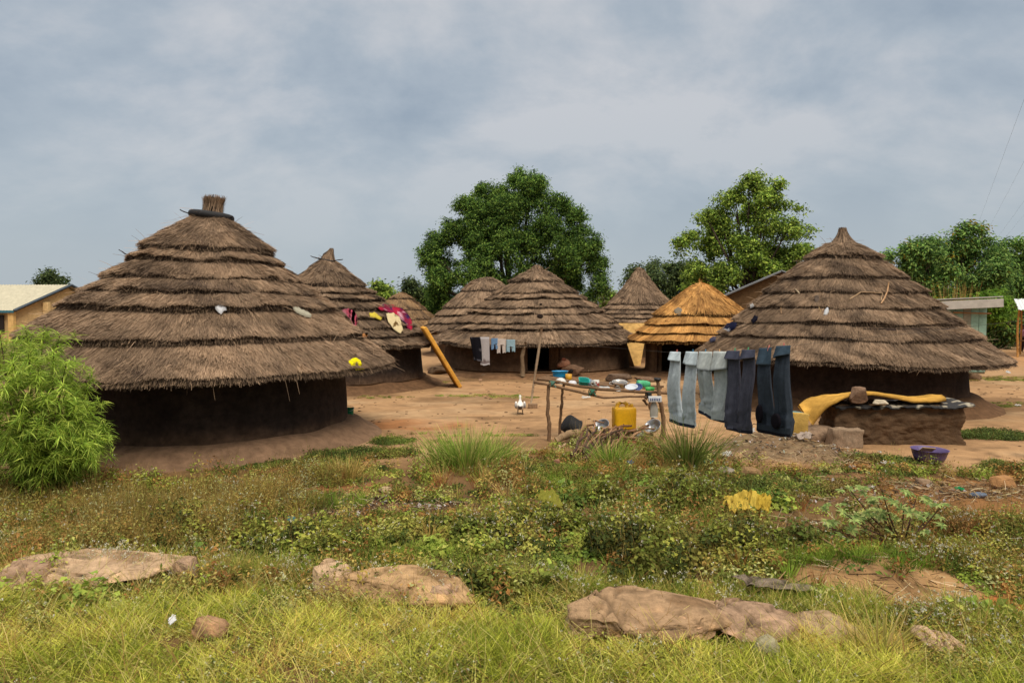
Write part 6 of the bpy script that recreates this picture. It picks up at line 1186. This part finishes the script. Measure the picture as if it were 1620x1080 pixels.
# washing before the middle hut
HL = 26.3
wire([at(700, 536, HL + .6), at(745, 534, HL), at(770, 536.5, HL), at(800, 538, HL), at(829, 538, HL), at(858, 540, 24)][:5], .004, 'clothesline under the left eave of the middle hut')
def hanging(px0, px1, y0, y1, col, label, name, seed, split=0, notch=0, th=.03, cat='garment', skew=0, pattern=None):
    """garment hung on the line by the middle hut; split > 0: share of its height that divides into two legs"""
    r_ = np.random.default_rng(seed); k = HL / F; w = (px1 - px0) * k; m = MB(); base = np.array(col)
    def piece(a, b, ya, yb, a2=None, b2=None):
        a2 = a if a2 is None else a2; b2 = b if b2 is None else b2; q = np.linspace(0, 2 * np.pi, 24, endpoint=False); P = []
        for i in range(12):
            s = i / 11; x0 = at(a + (a2 - a) * s, ya + (yb - ya) * s, HL); x1 = at(b + (b2 - b) * s, ya + (yb - ya) * s, HL); c = (x0 + x1) / 2; hw = (x1[0] - x0[0]) / 2
            P.append(np.stack([c[0] + np.cos(q) * hw, HL + np.sin(q) * th * (.5 + s * .6) * (1 + .3 * np.sin(4 * q + seed + 2 * s)), c[2] + .02 * np.cos(3 * q + seed) * s], 1))
        V, Fs = surf(np.array(P), cv=True); C = np.tile(base, (len(V), 1)) * (1 + .07 * r_.normal(size=(len(V), 1))) if pattern is None else pattern(V)
        m.add((V, Fs + [np.arange(24)[None], (np.arange(24) + 264)[None]]), np.clip(C, .003, .9))
    if not split: piece(px0, px1, y0, y1, px0 + skew, px1 + skew)
    else:
        ym = y1 - (y1 - y0) * split; mid = (px0 + px1) / 2; piece(px0, px1, y0, ym + .6, px0 + skew * .5, px1 + skew * .5); piece(px0 + skew * .5, mid - notch, ym, y1, px0 + skew, mid - notch - .5 + skew); piece(mid + notch, px1 + skew * .5, ym, y1 - .5, mid + notch + 1 + skew, px1 + skew)
    return tag(m.build(name, M_cloth), label, cat, 'washing hung before the middle hut')
hanging(743, 760, 533, 570, lin(38, 36, 44, .5), 'black garment at the left end of the hut clothesline', 'black_garment', 1, th=.07, skew=7, pattern=lambda V: np.where((n2d(V[:, 0], V[:, 2], .1, 6) > .55)[:, None], np.array(lin(110, 106, 110, .5)), np.array(lin(36, 34, 40, .5))))
hanging(759, 774, 533, 577, lin(196, 188, 186, .64), 'long grey white towel hanging on the hut clothesline', 'towel', 2, th=.05, skew=1, cat='towel', pattern=lambda V: np.where(((V[:, 2] > .62) & (V[:, 2] < .72))[:, None], np.array(lin(140, 124, 122, .55)), np.array(lin(200, 192, 190, .64))))
hanging(777, 788, 535, 552, lin(124, 160, 196, .62), 'small blue shorts between the towel and white trousers', 'shorts', 3, .5, .6)
hanging(786, 800, 536, 558, lin(220, 206, 194, .68), 'small cream trousers in the middle of the hut clothesline', 'small_trousers', 4, .6, 1.0)
hanging(801, 815, 537, 556, lin(164, 194, 204, .66), 'pale blue shorts at the right end of the hut clothesline', 'shorts', 5, .45, 1.0)

# ---------------------------------------------------------------- rubbish
def scrap(px, py, w, h, col, label, name='plastic_scrap', seed=1, lift=.03, cat='rubbish', group=None, crumple=.35, z=None, Y=None):
    """crumpled sheet of plastic or sacking lying on the ground"""
    r_ = np.random.default_rng(seed); c = gp(px, py); k = c[1] / F; n = 22; u = np.linspace(-1, 1, n); X, Z = np.meshgrid(u, u, indexing='ij'); rx, rz = w * k / 2, h * k / 2
    qa = np.arctan2(Z, X); rr = np.maximum(np.abs(X), np.abs(Z)); ang = .8 + .22 * wob(qa, seed, 5, 2, 9, .3)
    x = np.cos(qa) * rr * ang * rx; zz = np.sin(qa) * rr * ang; base = gz(c[0], c[1]) + lift
    cru = crumple * n2d(X * 1.0 + seed, Z * 1.0, .55, seed) * min(rx, .25)
    P = np.stack([c[0] + x, c[1] + zz * max(rz * 1.1, .05) + cru * .3, base + (zz * .5 + .5) * rz * 1.25 + np.abs(cru)], -1); V, Fs = surf(P); V2 = V + [0, .012, -.006]
    C = np.tile(np.array(col), (len(V), 1)) * (1 + .08 * r_.normal(size=(len(V), 1)))
    return tag(MB().add((np.concatenate([V, V2]), Fs + [Fs[0][:, ::-1] + len(V)]), np.concatenate([C, C])).build(name, M_cloth), label, cat, group)
scrap(1172, 832, 66, 40, lin(216, 184, 80, .7), 'crumpled yellow sack left of its torn half in the right weeds', 'sack', 3, .14, 'sack', crumple=.6)
scrap(1206, 828, 36, 36, lin(206, 172, 66, .66), 'torn yellow sack flap folded beside the larger sack', 'sack', 4, .14, 'sack', crumple=.6)
scrap(983, 864, 24, 10, lin(226, 222, 214, .7), 'white plastic scrap in the middle of the central weeds', seed=5, lift=.16)
scrap(462, 838, 20, 12, lin(70, 130, 134, .58), 'teal plastic scrap in the weeds at left', seed=6, lift=.08)
scrap(537, 872, 16, 12, lin(240, 190, 50, .7), 'yellow plastic scrap in the weeds left of centre', seed=7, lift=.12)
scrap(1124, 741, 22, 10, lin(120, 190, 168, .62), 'turquoise plastic bag at the left foot of the rubbish heap', seed=8, lift=.06)
scrap(1150, 732, 20, 10, lin(224, 218, 206, .68), 'white paper beside the turquoise plastic bag', seed=9, lift=.06)
scrap(1168, 735, 16, 12, lin(206, 168, 124, .6), 'tan paper scrap right of the white paper', seed=10, lift=.06)
scrap(997, 744, 12, 8, lin(50, 90, 150, .58), 'blue plastic scrap below the firewood', seed=11, lift=.1)
scrap(1405, 737, 22, 8, lin(226, 218, 206, .68), 'white plastic scrap in front of the mud block', seed=12)
scrap(1270, 722, 44, 12, lin(196, 176, 160, .6), 'pale torn packaging on the right slope of the rubbish heap', seed=13, lift=.05)
scrap(1188, 708, 16, 11, lin(206, 200, 190, .62), 'pale scrap near the top of the rubbish heap', seed=14, lift=.05)
scrap(1262, 697, 22, 9, lin(44, 42, 46, .5), 'black plastic bag at the foot of the foam block', 'plastic_bag', 15, .05, 'bag')
scrap(1325, 852, 50, 12, lin(48, 44, 48, .5), 'black plastic sheet under the grey green plant', seed=16, lift=.02)
scrap(1460, 828, 26, 12, lin(196, 184, 170, .6), 'whitish scrap right of the grey green plant', seed=17, lift=.03)
scrap(1518, 778, 16, 7, lin(40, 150, 90, .6), 'green plastic top on the right dirt', 'green_top', 18, .02)
scrap(273, 1026, 13, 16, lin(230, 228, 226, .72), 'white card stuck in the verge grass at left', 'card', 19, .1, crumple=.1)
scrap(927, 632, 15, 5, lin(226, 220, 210, .68), 'white paper on the yard behind the rack', 'paper', 20)
scrap(760, 604, 8, 4, lin(190, 150, 120, .6), 'tan scrap on the yard before the middle hut', 'paper', 21)
scrap(1611, 644, 10, 4, lin(224, 214, 206, .66), 'white scrap on the dark soil at the right edge', 'paper', 22)
scrap(1595, 592, 10, 5, lin(226, 224, 220, .68), 'white scrap on the grass strip at the right edge', 'paper', 23)
scrap(870, 820, 40, 46, lin(150, 146, 60, .6), 'olive yellow rag caught on the central weeds', 'rag', 24, .1, 'rag', crumple=.5)
p_ = gp(485, 790); vessel([(.001, 0), (.036, 0), (.04, .02), (.04, .12), (.02, .17), (.015, .2), (.001, .2)], lin(96, 176, 110, .66), 'green plastic bottle lying on the sandy patch at left', 'bottle', 'bottle', p_ + [0, 0, .05], (.6, .9, .3), seg=14)
def shoe():
    c = gp(1551, 790); m = MB(); VF = rock(.13, .06, .045, 3, 3, .04, 0); m.add((VF[0] + [c[0], c[1] + .05, .05], VF[1]), lin(130, 140, 156, .58)); t = thing('shoe', 'worn blue grey shoe on the dirt at the right', 'shoe', tuple(c)); m.build('upper', M_cloth, t)
    m = MB(); V, Fs = box(.28, .1, .02, (c[0], c[1] + .05, .015), .008); m.add((V, Fs), lin(70, 66, 66, .5)); m.build('sole', M_rubber, t)
shoe()
for i, (p0, p1, lb) in enumerate((((1415, 762), (1440, 772), 'short stick left of the flat brown stone'), ((1430, 942), (1446, 952), 'pale stick on the bare bank'), ((1505, 788), (1590, 780), 'long yellow stalk lying across the shoe'), ((1405, 880), (1440, 900), 'thin dead twig under the grey green plant'), ((1375, 735), (1345, 740), 'straw coloured stalk on the rubbish edge'))):
    a, b = gp(*p0), gp(*p1); a[2] = gz(a[0], a[1]) + .04; b[2] = gz(b[0], b[1]) + .06; log(a, b, .008, .006, lin(206, 172, 120, .6), lb, i + 40, .02, 'twig', 'twig', 'twigs on the waste ground')

# ---------------------------------------------------------------- overhead wires
def power():
    for i, (dx, dz) in enumerate(((0, 0), (3.2, .6), (6.5, 0), (9.5, 1.2))):
        P = [(30 + dx, 39, 21.5 + dz), (43 + dx, 60, 21.2 + dz), (98 + dx, 150, 21 + dz), (190 + dx, 300, 21.5 + dz)]
        p = np.array(P); tag(MB().add(tube(p, .009, 5), lin(120, 124, 130, .6)).build('power_line', M_plastic), 'faint overhead power line crossing the sky at the right', 'power line', 'overhead power lines')
power()

# ---------------------------------------------------------------- duck and passer-by
def skin(nodes, edges, sub=2):
    """continuous body grown round a skeleton; nodes (x, y, z, r); first node is the root"""
    me = bpy.data.meshes.new('tmp'); me.from_pydata([n[:3] for n in nodes], edges, []); ob = bpy.data.objects.new('tmp', me); COL.objects.link(ob)
    md = ob.modifiers.new('s', 'SKIN'); 
    if not me.skin_vertices: 
        bm = bmesh.new(); bm.from_mesh(me); bm.verts.layers.skin.verify(); bm.to_mesh(me); bm.free()
    for i, n in enumerate(nodes):
        sv = me.skin_vertices[0].data[i]; rr = n[3]; sv.radius = rr if hasattr(rr, '__len__') else (rr, rr); sv.use_root = (i == 0)
    md.use_smooth_shade = True; s2 = ob.modifiers.new('d', 'SUBSURF'); s2.levels = sub; s2.render_levels = sub
    dg = bpy.context.evaluated_depsgraph_get(); ev = ob.evaluated_get(dg); m2 = ev.to_mesh()
    V = np.array([v.co[:] for v in m2.vertices]); d = {}
    for p in m2.polygons: d.setdefault(len(p.vertices), []).append(list(p.vertices))
    ev.to_mesh_clear(); bpy.data.objects.remove(ob); bpy.data.meshes.remove(me)
    return V, [np.array(x) for x in d.values()]
def duck():
    c = gp(823, 655); s = .47 / .50; o = np.array([c[0], c[1] + .05, 0])
    # seen from behind: walks away from the camera (+Y), head up
    nodes = [(0, 0, .22, .12), (0, .13, .235, .105), (0, .2, .28, .06), (.0, .225, .35, .036), (0, .225, .41, .032), (0, .235, .455, .04), (0, .27, .46, .03), (0, -.12, .21, .1), (0, -.22, .22, .05), (0, -.29, .235, .025),
             (.06, -.01, .14, .035), (.065, -.01, .08, .014), (.065, 0, .02, .011), (.065, .06, .012, .012), (-.06, .03, .14, .035), (-.06, .05, .08, .014), (-.06, .06, .02, .011), (-.06, .12, .012, .012)]
    edges = [(0, 1), (1, 2), (2, 3), (3, 4), (4, 5), (5, 6), (0, 7), (7, 8), (8, 9), (0, 10), (10, 11), (11, 12), (12, 13), (0, 14), (14, 15), (15, 16), (16, 17)]
    V, Fs = skin(nodes, edges, 2); leg = V[:, 2] < .1; C = np.tile(np.array(lin(236, 228, 216, .78)), (len(V), 1)); tail = (V[:, 1] < -.17) & (V[:, 2] < .245); C[tail] = lin(120, 110, 104, .6); C[leg] = lin(84, 60, 44, .55)
    t = thing('duck', 'white duck walking away across the sandy yard', 'duck', (o[0], o[1], 0)); MB().add((V * s + o, Fs), C).build('body', M_feather, t)
    for sg in (-1, 1):
        VF = rock(.035, .17, .09, 3 + sg, 3, .03, 0, False); V, Fs = rot(VF, (.12, 0, sg * .1), (sg * .115, -.03, .25)); C = np.where((V[:, 1] < -.12)[:, None], np.array(lin(176, 168, 160, .66)), np.array(lin(238, 232, 222, .78))); MB().add((V * s + o, Fs), C).build('wing', M_feather, t)
    m = MB(); m.add((lambda VF: (VF[0] * s + o, VF[1]))(rot(rock(.02, .045, .012, 2, 2, .02, 0, False), (0, 0, 0), (0, .315, .452))), lin(224, 140, 60, .65)); m.build('bill', M_plastic, t)
    m = MB()
    for sg in (-1, 1): m.add((lambda VF: (VF[0] * s + o, VF[1]))(rot(rock(.007, .007, .007, 2, 2, .0, 0, False), (0, 0, 0), (sg * .036, .25, .47))), (.01, .01, .01))
    m.build('eyes', M_plastic, t)
    m = MB()
    for sg, yy in ((1, .03), (-1, .09)): m.add((lambda VF: (VF[0] * s + o, VF[1]))(rot(box(.06, .08, .008, (0, 0, 0), .003), (0, 0, 0), (sg * .062, yy, .006))), lin(84, 60, 44, .55))
    m.build('webbed_feet', M_rubber, t)
duck()
def person():
    a = gp(1616, 558); o = np.array([a[0] + .04, a[1], 0.]); k = 1.62 / 1.75
    t = thing('person', 'person in a pink shirt and dark trousers walking by the stall at the right edge', 'person', tuple(o))
    sk = lin(92, 64, 48, .6)
    body = [(0, 0, .95, .12), (0, 0, 1.12, (.13, .1)), (0, 0, 1.32, (.16, .11)), (0, 0, 1.45, .07), (0, 0, 1.53, .055), (0, -.01, 1.63, (.078, .095)), (0, -.005, 1.71, (.07, .085)),
            (.17, 0, 1.42, .055), (.22, .03, 1.16, .042), (.22, -.08, .94, .034), (.22, -.12, .86, .03), (-.17, 0, 1.42, .055), (-.22, -.06, 1.17, .042), (-.23, -.02, .93, .034), (-.23, -.04, .85, .03),
            (.09, 0, .88, .095), (.1, -.12, .5, .06), (.1, -.05, .1, .04), (.1, -.16, .04, .035), (-.09, 0, .88, .095), (-.1, .1, .5, .06), (-.1, .3, .13, .04), (-.1, .22, .04, .035)]
    ed = [(0, 1), (1, 2), (2, 3), (3, 4), (4, 5), (5, 6), (2, 7), (7, 8), (8, 9), (9, 10), (2, 11), (11, 12), (12, 13), (13, 14), (0, 15), (15, 16), (16, 17), (17, 18), (0, 19), (19, 20), (20, 21), (21, 22)]
    V, Fs = skin(body, ed, 1); Rm = np.array([[0, 1, 0], [-1, 0, 0], [0, 0, 1.]]); f = lambda V: (V * k) @ Rm + o
    nose = rot(rock(.013, .018, .018, 1, 2, 0, 0, False), loc=(0, -.1, 1.64))
    mb = MB(); mb.add((f(V), Fs), sk); mb.add((f(nose[0]), nose[1]), sk)
    for sx in (-1, 1):
        for j in range(5):
            y0 = (-.12 if sx > 0 else -.04); x = .22 * sx + (j - 2) * .004; p = np.array([[x, y0 - .02 + j * .014, .86], [x, y0 - .025 + j * .015, .81], [x - .01 * sx, y0 - .02 + j * .013, .775 + .01 * abs(j - 2)]]); mb.add((f(tube(p, [.009, .008, .006], 6)[0]), tube(p, [.009, .008, .006], 6)[1]), sk)
    mb.build('body', M_skin, t)
    hv = rot(rock(.083, .1, .075, 3, 3, .03, 0, False), loc=(0, .012, 1.72)); MB().add((f(hv[0]), hv[1]), (.012, .01, .01)).build('hair', M_rubber, t)
    ey = MB()
    for sx in (-1, 1): e = rot(rock(.009, .009, .009, 1, 2, 0, 0, False), loc=(sx * .03, -.092, 1.66)); ey.add((f(e[0]), e[1]), (.02, .02, .02))
    ey.build('eyes', M_plastic, t)
    sh = [(0, 0, .92, (.15, .125)), (0, 0, 1.12, (.15, .12)), (0, 0, 1.32, (.18, .13)), (0, 0, 1.45, .085), (.17, 0, 1.42, .075), (.215, .025, 1.2, .06), (-.17, 0, 1.42, .075), (-.215, -.05, 1.2, .06)]
    V, Fs = skin(sh, [(0, 1), (1, 2), (2, 3), (2, 4), (4, 5), (2, 6), (6, 7)], 1); MB().add((f(V), Fs), lin(206, 150, 170, .62)).build('shirt', M_cloth, t)
    tr = [(0, 0, .96, (.15, .125)), (.09, 0, .86, .115), (.1, -.12, .5, .08), (.1, -.06, .13, .065), (-.09, 0, .86, .115), (-.1, .1, .5, .08), (-.1, .28, .16, .065)]
    V, Fs = skin(tr, [(0, 1), (1, 2), (2, 3), (0, 4), (4, 5), (5, 6)], 1); MB().add((f(V), Fs), lin(60, 44, 44, .5)).build('trousers', M_denim, t)
person()
